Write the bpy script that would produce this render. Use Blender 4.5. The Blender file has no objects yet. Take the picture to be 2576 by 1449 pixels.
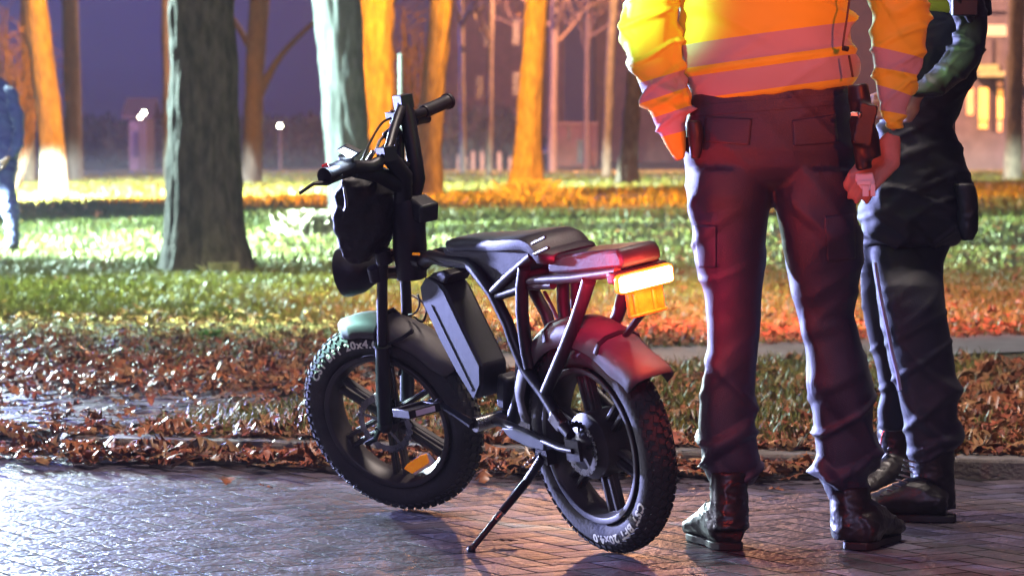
import bpy, bmesh, math, random
import numpy as np
from mathutils import Vector, Matrix, noise
random.seed(7); rng = np.random.default_rng(7)
PI = math.pi; R = math.radians
scene = bpy.context.scene
C = scene.collection

# ------------------------------------------------------------------ camera
FP, YH, H = 7704.0, 400.0, 1.0275          # focal length in photo units (2576 wide), horizon row, eye height
PITCH = math.atan((724.5 - YH) / FP)
cam_d = bpy.data.cameras.new('camera'); cam = bpy.data.objects.new('camera', cam_d); C.objects.link(cam)
cam.location = (0, 0, H); cam.rotation_euler = (PI/2 - PITCH, 0, 0)
cam_d.sensor_width = 36; cam_d.lens = FP / 2576 * 36; cam_d.clip_end = 3000; cam_d.clip_start = .05
cam_d.dof.use_dof = True; cam_d.dof.focus_distance = 8.1; cam_d.dof.aperture_fstop = 6.6; cam_d.dof.aperture_blades = 9
scene.camera = cam
scene.view_settings.view_transform = 'Standard'; scene.view_settings.look = 'None'
scene.view_settings.exposure = 0; scene.view_settings.gamma = 1
HAZE = .0008
scene.cycles.max_bounces = 5; scene.cycles.diffuse_bounces = 3; scene.cycles.glossy_bounces = 3
scene.cycles.sample_clamp_indirect = 4; scene.cycles.use_denoising = True

# ------------------------------------------------------------------ night sky
w = bpy.data.worlds.new('World'); scene.world = w; w.use_nodes = True
nt = w.node_tree; nt.nodes.clear()
out = nt.nodes.new('ShaderNodeOutputWorld'); bg = nt.nodes.new('ShaderNodeBackground')
tc = nt.nodes.new('ShaderNodeTexCoord'); sp = nt.nodes.new('ShaderNodeSeparateXYZ')
nt.links.new(tc.outputs['Generated'], sp.inputs[0])
mr = nt.nodes.new('ShaderNodeMapRange'); mr.inputs[1].default_value = -.17; mr.inputs[2].default_value = .15
nt.links.new(sp.outputs[0], mr.inputs[0])
cr = nt.nodes.new('ShaderNodeValToRGB'); e = cr.color_ramp.elements
e[0].position = 0; e[0].color = (.070, .052, .160, 1); e[1].position = 1; e[1].color = (.055, .030, .050, 1)
for p_, c_ in ((.17, (.036, .040, .230, 1)), (.36, (.030, .030, .150, 1)), (.52, (.040, .022, .050, 1)), (.75, (.045, .022, .045, 1))):
    q = e.new(p_); q.color = c_
nt.links.new(mr.outputs[0], cr.inputs[0])
nz = nt.nodes.new('ShaderNodeTexNoise'); nz.inputs['Scale'].default_value = 9
nt.links.new(tc.outputs['Generated'], nz.inputs['Vector'])
mx = nt.nodes.new('ShaderNodeMix'); mx.data_type = 'RGBA'; mx.blend_type = 'MULTIPLY'; mx.inputs[0].default_value = .5
nt.links.new(cr.outputs[0], mx.inputs[6]); nt.links.new(nz.outputs['Fac'], mx.inputs[7])
nt.links.new(mx.outputs[2], bg.inputs['Color']); bg.inputs['Strength'].default_value = 1.0
nt.links.new(bg.outputs[0], out.inputs[0])

# ------------------------------------------------------------------ lamps and added fill lights (all stand outside the frame)
def lamp(name, kind, loc, power, col, target=None, size=.3, spot=90, blend=.3, cut=None, low=None):
    d = bpy.data.lights.new(name, kind); d.energy = power; d.color = col
    if kind == 'AREA': d.size = size
    else: d.shadow_soft_size = size
    if kind == 'SPOT': d.spot_size = R(spot); d.spot_blend = blend
    o = bpy.data.objects.new(name, d); C.objects.link(o); o.location = loc
    if target is not None:
        o.rotation_euler = (Vector(target) - Vector(loc)).to_track_quat('-Z', 'Y').to_euler()
    if low: cut = low
    if cut is not None:      # a shaded lamp's sharp upper (cut) or lower (low) edge
        d.use_nodes = True; n = d.node_tree.nodes; l = d.node_tree.links
        t = n.new('ShaderNodeTexCoord'); x = n.new('ShaderNodeSeparateXYZ'); l.new(t.outputs['Normal'], x.inputs[0])
        m = n.new('ShaderNodeMapRange'); m.interpolation_type = 'SMOOTHSTEP'
        m.inputs[1].default_value = cut[0]; m.inputs[2].default_value = cut[1]; m.inputs[3].default_value = 0 if low else 1; m.inputs[4].default_value = 1 if low else 0
        l.new(x.outputs[1], m.inputs[0]); l.new(m.outputs[0], n['Emission'].inputs['Strength'])
    return o
LAMPS = {
 'flood':    lamp('floodlight', 'SPOT', (-7.0, 27.9, 3.2), 11000, (.68, 1.0, .92), (-1.5, 26.0, 1.6), size=.25, spot=116, blend=.2),
 'head':     lamp('headlight_beam', 'SPOT', (-9.6, 27.5, .95), 480000, (.82, 1.0, .90), (-7.4, 36.0, .95), size=.12, spot=34, blend=.6, cut=(-.004, .016)),
 'beam':     lamp('headlight_sweep', 'SPOT', (-11.5, 26.4, .90), 190000, (.74, 1.0, .90), (4.0, 27.8, .90), size=.06, spot=26, blend=.5, cut=(-.034, -.018)),
 'sodium':   lamp('sodium_lamp', 'SPOT', (-2.2, 33.5, 7.5), 34000, (1.0, .33, .0), (-1.4, 42.0, 2.2), size=.25, spot=112, blend=.35),
 'side':     lamp('van_headlight', 'SPOT', (-6.5, 14.8, 1.05), 17000, (.42, .46, 1.0), (.9, 7.8, .6), size=.10, spot=30, blend=.7),
 'patch':    lamp('low_headlight', 'SPOT', (-3.5, 9.55, .62), 2800, (.95, 1.0, .85), (-1.80, 9.5, 0), size=.08, spot=28, blend=1, cut=(.02, .10)),
 'mint':     lamp('fender_fill', 'SPOT', (-3.6, 10.0, 2.9), 9000, (.50, 1.0, .92), (-.50, 8.87, .52), size=.06, spot=4.0, blend=.6),  # added narrow spot that tints the fender tip mint
 'navy':     lamp('navy_fill', 'SPOT', (-4.3, 20.0, 2.0), 900, (.35, .45, 1.0), (-4.5, 27.0, 1.1), size=.1, spot=13, blend=.5),  # added spot to lift the person in navy out of black
 'blue':     lamp('blue_flasher', 'SPOT', (-4.4, 12.6, .9), 1300, (.25, .42, 1.0), (-1.8, 12.1, 0), size=.08, spot=15, blend=.3),
 'amber':    lamp('amber_flasher', 'SPOT', (3.4, .2, 2.2), 3300, (1.0, .085, .012), (.68, 8.0, 1.50), size=.3, spot=7.8, blend=.6, low=(-.062, -.044)),
 'white':    lamp('sleeve_fill', 'SPOT', (-3.3, 6.4, 2.1), 3400, (.55, 1.0, .35), (.30, 8.0, 1.44), size=.05, spot=4.2, blend=.9),  # added greenish spot that turns the left sleeve lime
 'orange':   lamp('brake_lights', 'AREA', (2.4, -2.5, 1.7), 40, (1.0, .38, .34), (.6, 8, 1.0), size=.7),
 'redspot':  lamp('red_trouser_fill', 'SPOT', (-.70, 2.6, .85), 5200, (1.0, .012, .16), (.30, 8.05, .72), size=.12, spot=5.4, blend=1),  # added spot for the tail lamp's red on trousers and deck
 'redfar':   lamp('red_ground_fill', 'SPOT', (1.1, 14.8, 3.3), 7500, (1.0, .24, .22), (1.3, 18.6, 0), size=.3, spot=66, blend=.9),  # added light standing in for the red glare over the ground
 'redroad':  lamp('red_flasher_low', 'SPOT', (2.6, 5.6, .7), 420, (1.0, .05, .04), (1.42, 7.1, 0), size=.1, spot=17, blend=1),
 'fill':     lamp('street_fill', 'AREA', (-3.0, -6.0, 6.0), 330, (.60, .55, 1.0), (0, 11, 0), size=2.5),
 'parkfill': lamp('park_fill', 'AREA', (1.0, 9.0, 7.5), 1150, (.95, .80, .72), (-.5, 20, 0), size=2.0),
 'yard':     lamp('yard_lamp', 'SPOT', (6.0, 96.0, 13.0), 150000, (1.0, .40, .22), (3.0, 140.0, 1.0), size=.3, spot=128, blend=.6),
 'blueglow': lamp('blue_haze_fill', 'POINT', (-19.0, 100.0, 12.0), 36000, (.06, .13, 1.0), size=.3),  # added light to tint the far haze blue
 'mid':      lamp('far_ground_fill', 'POINT', (1.5, 72.0, 9.0), 15000, (1.0, .46, .24), size=.3),  # added light to warm the far ground and trunks
 'lawn':     lamp('lawn_fill', 'SPOT', (-1.3, 20.8, 6.0), 8500, (.78, 1.0, .30), (-1.5, 20.4, 0), size=.3, spot=74, blend=.7),  # added overhead spot to brighten the lawn
 'lawn2':    lamp('lawn_fill', 'SPOT', (2.6, 22.5, 6.0), 800, (1.0, .95, .75), (2.7, 22.3, 0), size=.3, spot=82, blend=.7),  # same added fill for the right-hand lawn
 'back':     lamp('far_headlight', 'SPOT', (-6.0, 24.0, 2.4), 15000, (.75, .88, 1.0), (-.7, 8.3, 0), size=.12, spot=11, blend=.8),
 'sodium2':  lamp('sodium_lamp', 'SPOT', (1.6, 30.5, 6.0), 4500, (1.0, .28, .05), (1.9, 36.5, 0), size=.25, spot=86, blend=.6),
 'road':     lamp('road_fill', 'SPOT', (-5.6, 11.2, 1.5), 2600, (.78, .80, 1.0), (-1.35, 7.9, 0), size=.15, spot=27, blend=1),  # added spot to brighten the left of the road
}

# ------------------------------------------------------------------ photo geometry helpers
K = .66753                                   # photo pixel -> working unit
CA, SA = math.cos(PITCH), math.sin(PITCH)
CAMP = Vector((0, 0, H))
def ray(x, y):
    dx = (x*K - 1288)/FP; dv = -(y*K - 724.5)/FP
    return Vector((dx, CA + dv*SA, -SA + dv*CA))
def at(x, y, Y):
    r = ray(x, y); return CAMP + r*(Y/r.y)
def gnd(x, y, z=0.0):
    r = ray(x, y); return CAMP + r*((z-H)/r.z)
def onplane(x, y, p0, n):
    r = ray(x, y); return CAMP + r*((Vector(p0)-CAMP).dot(n)/r.dot(n))
def smooth01(a, b, t):
    t = min(1, max(0, (t-a)/(b-a))); return t*t*(3-2*t)

# ------------------------------------------------------------------ materials
MATS = {}
def mat(name, col, rough=.5, metal=0, var=.25, scale=8, bump=0, bscale=40, coat=0, spec=.5, col2=None, sheen=0,
        emit=None, estr=0, stretch=None, trans=0, alpha=1, detail=4):
    if name in MATS: return MATS[name]
    m = bpy.data.materials.new(name); m.use_nodes = True; n = m.node_tree.nodes; l = m.node_tree.links
    b = n['Principled BSDF']
    b.inputs['Roughness'].default_value = rough; b.inputs['Metallic'].default_value = metal
    b.inputs['Specular IOR Level'].default_value = spec; b.inputs['Coat Weight'].default_value = coat
    b.inputs['Coat Roughness'].default_value = .1
    b.inputs['Sheen Weight'].default_value = sheen
    b.inputs['Transmission Weight'].default_value = trans; b.inputs['Alpha'].default_value = alpha
    t = n.new('ShaderNodeTexCoord'); src = t.outputs['Object']
    if stretch:
        mp = n.new('ShaderNodeMapping'); mp.inputs['Scale'].default_value = stretch; l.new(src, mp.inputs[0]); src = mp.outputs[0]
    z = n.new('ShaderNodeTexNoise'); z.inputs['Scale'].default_value = scale; z.inputs['Detail'].default_value = detail; l.new(src, z.inputs['Vector'])
    r = n.new('ShaderNodeValToRGB'); r.color_ramp.elements[0].position = .32; r.color_ramp.elements[1].position = .68
    c2 = col2 or tuple(c*(1+var) for c in col); c1 = col if col2 else tuple(c*(1-var) for c in col)
    r.color_ramp.elements[0].color = (*c1, 1); r.color_ramp.elements[1].color = (*c2, 1)
    l.new(z.outputs['Fac'], r.inputs[0]); l.new(r.outputs[0], b.inputs['Base Color'])
    m['ramp'] = r.name
    rm = n.new('ShaderNodeMapRange'); rm.inputs[3].default_value = max(0, rough-.1); rm.inputs[4].default_value = min(1, rough+.12)
    l.new(z.outputs['Fac'], rm.inputs[0]); l.new(rm.outputs[0], b.inputs['Roughness'])
    if bump:
        z2 = n.new('ShaderNodeTexNoise'); z2.inputs['Scale'].default_value = bscale; z2.inputs['Detail'].default_value = 5; l.new(src, z2.inputs['Vector'])
        bp = n.new('ShaderNodeBump'); bp.inputs['Strength'].default_value = bump; bp.inputs['Distance'].default_value = .01
        l.new(z2.outputs['Fac'], bp.inputs['Height']); l.new(bp.outputs[0], b.inputs['Normal'])
    if emit:
        b.inputs['Emission Color'].default_value = (*emit, 1); b.inputs['Emission Strength'].default_value = estr
    MATS[name] = m; return m
def tinted(m, amount=1.0):
    """multiply base colour by the mesh's own per-piece 'tint' attribute"""
    n = m.node_tree.nodes; l = m.node_tree.links; b = n['Principled BSDF']
    a = n.new('ShaderNodeAttribute'); a.attribute_name = 'tint'
    x = n.new('ShaderNodeMix'); x.data_type = 'RGBA'; x.blend_type = 'MULTIPLY'; x.inputs[0].default_value = amount
    src = b.inputs['Base Color'].links[0].from_socket
    l.new(src, x.inputs[6]); l.new(a.outputs['Color'], x.inputs[7]); l.new(x.outputs[2], b.inputs['Base Color'])
    return m
def banded(m, col, rough=.45):
    """paint reflective tape where the mesh's 'band' attribute is positive"""
    n = m.node_tree.nodes; l = m.node_tree.links; b = n['Principled BSDF']
    a = n.new('ShaderNodeAttribute'); a.attribute_name = 'band'
    g = n.new('ShaderNodeMath'); g.operation = 'GREATER_THAN'; g.inputs[1].default_value = 0; l.new(a.outputs['Fac'], g.inputs[0])
    x = n.new('ShaderNodeMix'); x.data_type = 'RGBA'; x.inputs[7].default_value = (*col, 1)
    src = b.inputs['Base Color'].links[0].from_socket
    l.new(g.outputs[0], x.inputs[0]); l.new(src, x.inputs[6]); l.new(x.outputs[2], b.inputs['Base Color'])
    return m

M_paint = mat('black_frame_paint', (.014,.011,.015), .42, var=.3, scale=20, coat=.0, bump=.05, bscale=120)
M_plastic = mat('black_plastic', (.016,.014,.017), .5, var=.3, scale=18, bump=.08, bscale=150)
M_fend = mat('dull_fender_plastic', (.085,.075,.070), .60, var=.40, scale=7, bump=.08, bscale=60)
M_rubber = mat('dusty_rubber', (.030,.028,.027), .75, scale=9, col2=(.058,.052,.047), bump=.25, bscale=90)
M_rim = mat('cast_rim_paint', (.032,.028,.028), .45, var=.4, scale=12, col2=(.06,.05,.045))
M_alu = mat('grey_battery_casing', (.055,.066,.066), .5, metal=.05, var=.15, scale=6, bump=.05)
M_steel = mat('worn_steel', (.33,.32,.31), .28, metal=1, var=.3, scale=30)
M_seat = mat('seat_vinyl', (.012,.010,.013), .52, var=.2, scale=30, bump=.12, bscale=140)
M_seatside = mat('seat_side_panel', (.020,.017,.026), .42, var=.2, scale=30, bump=.06, bscale=140)
M_letter = mat('tyre_lettering_print', (.92,.90,.70), .55, var=.05, scale=60)
M_amber = mat('amber_reflector', (1.0,.33,.01), .18, var=.2, scale=90, coat=.7, bump=.3, bscale=300, emit=(1,.28,.0), estr=.35)  # weak emission painted in to make the reflectors glow
M_white = mat('white_reflector', (.8,.8,.85), .25, var=.1)
M_redref = mat('red_reflector', (.55,.02,.02), .25, var=.1, coat=.5)
M_screen = mat('lit_display_glass', (.8,.9,1), .2, var=0, emit=(.70,.88,1.0), estr=18)
M_tail = mat('lit_tail_lens', (1,.5,.3), .3, var=0, emit=(1.0,.72,.30), estr=30)
M_tailo = mat('glowing_tail_lens_edge', (1,.4,.02), .3, var=0, emit=(1.0,.20,.01), estr=1.8)
M_taily = mat('tail_lit_bracket', (1,.4,.02), .3, var=.3, scale=40, emit=(1.0,.26,.0), estr=.22)  # emission paints the tail lamp's light onto the bracket
M_bag = mat('black_nylon', (.022,.020,.021), .48, var=.3, scale=15, bump=.35, bscale=55, sheen=.1)
M_cable = mat('cable_sleeve', (.02,.02,.02), .35, var=.1)
M_lens = mat('clear_headlight_lens', (.7,.7,.72), .12, var=.1, coat=1)

def setmat(o, m):
    o.data.materials.clear(); o.data.materials.append(m)
def link(name, me, m=None, parent=None, smooth=True):
    o = bpy.data.objects.new(name, me); C.objects.link(o)
    if m is not None: me.materials.append(m)
    if parent is not None: o.parent = parent
    if smooth: me.polygons.foreach_set('use_smooth', [True]*len(me.polygons))
    return o
def tag(o, label=None, cat=None, group=None, kind=None):
    if label: o['label'] = label
    if cat: o['category'] = cat
    if group: o['group'] = group
    if kind: o['kind'] = kind
    return o
def empty(name, loc=(0,0,0)):
    o = bpy.data.objects.new(name, None); C.objects.link(o); o.location = loc; o.empty_display_size = .1; return o

class MB:
    """collects shapes and links them as ONE mesh"""
    def __init__(s): s.v = []; s.f = []
    def add(s, vs, fs):
        b = len(s.v); s.v += [tuple(v) for v in vs]; s.f += [tuple(i+b for i in f) for f in fs]; return s
    def box(s, c, d, ax=None):
        c = Vector(c); ax = ax or (Vector((1,0,0)), Vector((0,1,0)), Vector((0,0,1)))
        vs = [c + ax[0]*d[0]*i/2 + ax[1]*d[1]*j/2 + ax[2]*d[2]*k/2 for k in (-1,1) for j in (-1,1) for i in (-1,1)]
        return s.add(vs, [(0,2,3,1),(4,5,7,6),(0,1,5,4),(2,6,7,3),(0,4,6,2),(1,3,7,5)])
    def tube(s, pts, rad, seg=12, cap=True, curve=False, flat=1.0, up=None):
        pts = [Vector(p) for p in pts]
        if not isinstance(rad, (list, tuple)): rad = [rad]*len(pts)
        if curve:
            P, Q = [], []
            for i in range(len(pts)-1):
                p0 = pts[max(i-1,0)]; p1 = pts[i]; p2 = pts[i+1]; p3 = pts[min(i+2,len(pts)-1)]
                n_ = curve if isinstance(curve, int) and curve > 1 else 6
                for k in range(n_):
                    t = k/n_
                    P.append(.5*((2*p1)+(p2-p0)*t+(2*p0-5*p1+4*p2-p3)*t*t+(3*p1-p0-3*p2+p3)*t**3)); Q.append(rad[i]*(1-t)+rad[i+1]*t)
            P.append(pts[-1]); Q.append(rad[-1]); pts, rad = P, Q
        n = None; vs = []
        for i, p in enumerate(pts):
            t = (pts[min(i+1,len(pts)-1)] - pts[max(i-1,0)])
            if t.length < 1e-9: t = Vector((0,0,1))
            t.normalize()
            if n is None:
                n = Vector(up) if up is not None else (Vector((0,0,1)) if abs(t.z) < .9 else Vector((1,0,0)))
            n = (n - t*n.dot(t))
            if n.length < 1e-6: n = t.orthogonal()
            n.normalize(); b = t.cross(n)
            for k in range(seg):
                a = 2*PI*k/seg; vs.append(p + n*math.cos(a)*rad[i]*flat + b*math.sin(a)*rad[i])
        fs = [(i*seg+k, i*seg+(k+1)%seg, (i+1)*seg+(k+1)%seg, (i+1)*seg+k) for i in range(len(pts)-1) for k in range(seg)]
        if cap: fs += [tuple(range(seg))[::-1], tuple((len(pts)-1)*seg+k for k in range(seg))]
        return s.add(vs, fs)
    def prism(s, pts, d):
        """polygon pts (3D list) extruded along vector d"""
        d = Vector(d); n = len(pts); vs = [Vector(p) for p in pts] + [Vector(p)+d for p in pts]
        return s.add(vs, [tuple(range(n))[::-1], tuple(range(n, 2*n))] + [(i, (i+1)%n, n+(i+1)%n, n+i) for i in range(n)])
    def lathe(s, prof, seg=32, M=None):
        """profile (radius, height) about local Y (wheel axle)"""
        M = M or Matrix.Identity(4); vs = []
        for r_, h in prof:
            for k in range(seg):
                a = 2*PI*k/seg; vs.append(M @ Vector((r_*math.cos(a), h, r_*math.sin(a))))
        fs = [(i*seg+k, i*seg+(k+1)%seg, (i+1)*seg+(k+1)%seg, (i+1)*seg+k) for i in range(len(prof)-1) for k in range(seg)]
        return s.add(vs, fs)
    def ball(s, c, r, seg=16, M=None):
        c = Vector(c); r = (r,r,r) if not isinstance(r, (tuple, list)) else r; vs = []; n = seg//2
        for i in range(n+1):
            t = PI*i/n
            for k in range(seg):
                a = 2*PI*k/seg; p = Vector((r[0]*math.sin(t)*math.cos(a), r[1]*math.sin(t)*math.sin(a), r[2]*math.cos(t)))
                vs.append(c + ((M @ p) if M else p))
        return s.add(vs, [(i*seg+k, (i+1)*seg+k, (i+1)*seg+(k+1)%seg, i*seg+(k+1)%seg) for i in range(n) for k in range(seg)])
    def mesh(s, name, merge=True):
        me = bpy.data.meshes.new(name); me.from_pydata(s.v, [], s.f)
        bm = bmesh.new(); bm.from_mesh(me)
        if merge: bmesh.ops.remove_doubles(bm, verts=bm.verts, dist=1e-5)
        bmesh.ops.recalc_face_normals(bm, faces=bm.faces); bm.to_mesh(me); bm.free(); return me
    def build(s, name, m, parent=None, bevel=0, smooth=True, auto=40):
        me = s.mesh(name); o = link(name, me, m, parent, smooth)
        if bevel:
            md = o.modifiers.new('bevel', 'BEVEL'); md.width = bevel; md.segments = 2; md.limit_method = 'ANGLE'; md.angle_limit = R(35)
        if smooth:
            try: me.set_sharp_from_angle(angle=R(auto))
            except Exception: pass
        return o

def np_mesh(name, V, F, m, smooth=False, tint=None, parent=None):
    """fast mesh from numpy arrays; F (n,3) or (n,4)"""
    me = bpy.data.meshes.new(name); k = F.shape[1]
    me.vertices.add(len(V)); me.vertices.foreach_set('co', V.astype(np.float32).ravel())
    me.loops.add(F.size); me.loops.foreach_set('vertex_index', F.astype(np.int32).ravel())
    me.polygons.add(len(F)); me.polygons.foreach_set('loop_start', np.arange(0, F.size, k, dtype=np.int32))
    me.polygons.foreach_set('loop_total', np.full(len(F), k, dtype=np.int32))
    me.update(calc_edges=True); me.validate()
    if tint is not None:
        a = me.color_attributes.new('tint', 'FLOAT_COLOR', 'POINT'); t = np.ones((len(V), 4), np.float32); t[:, :3] = tint; a.data.foreach_set('color', t.ravel())
    return link(name, me, m, parent, smooth)

# ================================================================== GROUND
E1, E2 = gnd(520, 1720), gnd(3700, 1805)               # two points of the kerb foot
KD = (E2-E1).normalized(); KN = Vector((-KD.y, KD.x, 0)); KN = KN if KN.y > 0 else -KN
def kc(p): d = Vector((p[0], p[1], 0)) - Vector((E1.x, E1.y, 0)); return d.dot(KD), d.dot(KN)
def kp(s, t, z=0): q = E1 + KD*s + KN*t; return Vector((q.x, q.y, z))
GP = [(0,.045),(10,.05),(16,.07),(24,.10),(27,.20),(30,.40),(36,.49),(45,.52),(80,.52),(137,.52),(165,.8),(300,1.02),(2500,1.02)]
def gz(x, y):
    for (a, za), (b, zb) in zip(GP, GP[1:]):
        if y <= b:
            t = (y-a)/(b-a); t = t*t*(3-2*t) if b < 60 else t
            z = za+(zb-za)*t; break
    else: z = 1.02
    return z + (.018*noise.noise(Vector((x*.5, y*.5, 0))) if y > 17 else .006*noise.noise(Vector((x*2, y*2, 0))))
M_soil = mat('damp_turf_soil', (.034,.030,.014), .85, scale=1.2, col2=(.060,.078,.022), bump=.6, bscale=25)
vs, fs = [], []
ts = [.0]+list(np.geomspace(.05, 8, 34))+list(np.geomspace(8.6, 90, 60))+[120,160,200,260,330,450,700,1200,2000]
ss = sorted(set([-1500,-600,-300,-160,-90,-60,-40,-28]+list(np.linspace(-20,24,111))+[28,40,60,90,160,300,600,1500]))
for t in ts:
    for s in ss:
        q = kp(s, .2+t); vs.append((q.x, q.y, gz(q.x, q.y) - (.085*(1-smooth01(.1, .7, t)) if s < -.2 else 0)))
nS = len(ss)
fs = [(i*nS+j, i*nS+j+1, (i+1)*nS+j+1, (i+1)*nS+j) for i in range(len(ts)-1) for j in range(nS-1)]
g = np_mesh('park_ground', np.array(vs), np.array(fs), M_soil, True); tag(g, kind='structure')

# road base + brick pavers
M_bed = mat('joint_sand', (.020,.018,.018), .9, scale=20)
q = [kp(-600,-500,-.0003), kp(600,-500,-.0003), kp(600,.02,-.0003), kp(-600,.02,-.0003)]
b_ = MB().add(q, [(0,1,2,3)]); o = b_.build('road_bed', M_bed, smooth=False); tag(o, kind='structure')
M_brick = tinted(mat('clay_paver', (.055,.045,.056), .36, scale=7, col2=(.125,.105,.13), bump=.9, bscale=45, spec=.45, detail=8))
def spec_by_tint(m, k):
    n = m.node_tree.nodes; l = m.node_tree.links; a = n.new('ShaderNodeAttribute'); a.attribute_name = 'tint'
    r = n.new('ShaderNodeMapRange'); r.inputs[1].default_value = .25; r.inputs[2].default_value = .5; r.inputs[3].default_value = 0; r.inputs[4].default_value = k
    l.new(a.outputs['Fac'], r.inputs[0]); l.new(r.outputs[0], n['Principled BSDF'].inputs['Specular IOR Level'])
spec_by_tint(M_brick, .45); M_bed.node_tree.nodes['Principled BSDF'].inputs['Specular IOR Level'].default_value = .05
def pavers(name, s0, s1, t0, t1, zf, rot=R(45), keep=lambda s, t: True, wdt=.105, m=M_brick):
    V, F, T = [], [], []; u = wdt; c, s_ = math.cos(rot), math.sin(rot)
    n = int(max(abs(s0), abs(s1), abs(t0), abs(t1))*1.5/u)+3
    for i in range(-n, n):
        for j in range(-n, n):
            k = (i-j) % 4
            if k == 0: cx, cy, lx, ly = (i+1)*u, (j+.5)*u, 2*u, u
            elif k == 3: cx, cy, lx, ly = (i+.5)*u, (j+1)*u, u, 2*u
            else: continue
            s = cx*c - cy*s_; t = cx*s_ + cy*c
            if not (s0 < s < s1 and t0 < t < t1 and keep(s, t)): continue
            P = kp(s, t); z0 = zf(s, t) + random.gauss(0, .0001); ga = random.gauss(0, .0008); gb = random.gauss(0, .0008)
            a = rot + random.gauss(0, .008); ca, sa = math.cos(a), math.sin(a); g_ = .0042; bse = len(V)
            for (ins, dz) in ((.0012, 0), (.0006, -.0001), (.0006, -.0040)):
                for (ex, ey) in ((-1,-1),(1,-1),(1,1),(-1,1)):
                    X = ex*(lx/2-g_-ins); Y = ey*(ly/2-g_-ins)
                    Q = P + KD*(X*ca-Y*sa) + KN*(X*sa+Y*ca); V.append((Q.x, Q.y, z0+dz+ga*X+gb*Y))
            F.append((bse, bse+1, bse+2, bse+3))
            for r_ in (0, 4):
                for e_ in range(4): F.append((bse+r_+e_, bse+r_+4+e_, bse+r_+4+(e_+1)%4, bse+r_+(e_+1)%4))
            v_ = random.uniform(.5, 1.3); h_ = random.uniform(-.06, .06); T += [(v_*(1+h_), v_, v_*(1-h_))]*4 + [(.12, .11, .11)]*8
    V = np.array(V); F = np.array(F)[:, ::-1]
    return np_mesh(name, V, F, m, False, np.array(T))
corner = kc(gnd(470, 1690))[0]
o = pavers('road', -8.5, 9, -8.2, -.01, lambda s, t: .0); tag(o, kind='structure')
far_left = corner - .05
def dz_(s, t): q = kp(s, t); return gz(q.x, q.y) + .012 - .055*(1-smooth01(0, .5, t))
o = pavers('driveway', -9, corner+.35, 0.0, 3.0, dz_, rot=R(0), keep=lambda s, t: s < corner-.05 + .45*smooth01(.3, 3, t), wdt=.105); tag(o, kind='structure')
b_ = MB().add([kp(-12,.0,.0), kp(corner-.05,.0,.0), kp(corner-.05,.3,.055), kp(-12,.3,.055)], [(0,1,2,3)])
tag(b_.build('driveway_bed', M_bed, smooth=False), kind='structure')
# kerb stones with joints, rounded at the left end
M_conc = mat('kerb_concrete', (.10,.085,.075), .7, scale=12, col2=(.17,.15,.13), bump=.5, bscale=70)
b_ = MB(); s = corner
while s < 14:
    L_ = .985; dz = random.gauss(0, .002)
    b_.box(kp(s+L_/2, .105, .0+dz), (L_-.008, .20, .13), (KD, KN, Vector((0,0,1)))); s += L_
o = b_.build('kerb', M_conc, bevel=.012, smooth=False); tag(o, kind='structure')
pts = [kp(corner-.02-.22*math.sin(a), .105+.24*(1-math.cos(a)), 0) for a in np.linspace(0, PI/2, 7)]
b_ = MB(); b_.tube([Vector((p.x,p.y,-.04)) for p in pts]+[kp(corner-.24,1.9,-.03)], .10, seg=4, up=(0,0,1)); 
o = b_.build('kerb_corner', M_conc, bevel=.012, smooth=False); tag(o, kind='structure')
# footpath
M_path = mat('path_concrete', (.14,.14,.14), .55, scale=8, col2=(.22,.22,.225), bump=.5, bscale=60)
near = (gnd(760,1458,.06), gnd(3700,1347,.06)); far_ = (gnd(760,1392,.06), gnd(3700,1278,.06))
vs = []; N = 60
for i in range(N+1):
    for (a, b) in (near, far_):
        t = -1.2 + 3.4*i/N if False else -.9 + 3.0*i/N
        q = a.lerp(b, t); vs.append((q.x, q.y, gz(q.x, q.y)+.012))
fs = [(2*i, 2*i+2, 2*i+3, 2*i+1) for i in range(N)]
o = np_mesh('footpath', np.array(vs), np.array(fs), M_path, False); tag(o, kind='structure')
def path_side(x, y):
    d = near[1]-near[0]; n_ = Vector((-d.y, d.x, 0)).normalized(); n_ = n_ if n_.y > 0 else -n_
    return (Vector((x, y, 0))-Vector((near[0].x, near[0].y, 0))).dot(n_), (Vector((x, y, 0))-Vector((far_[0].x, far_[0].y, 0))).dot(n_)

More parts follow.
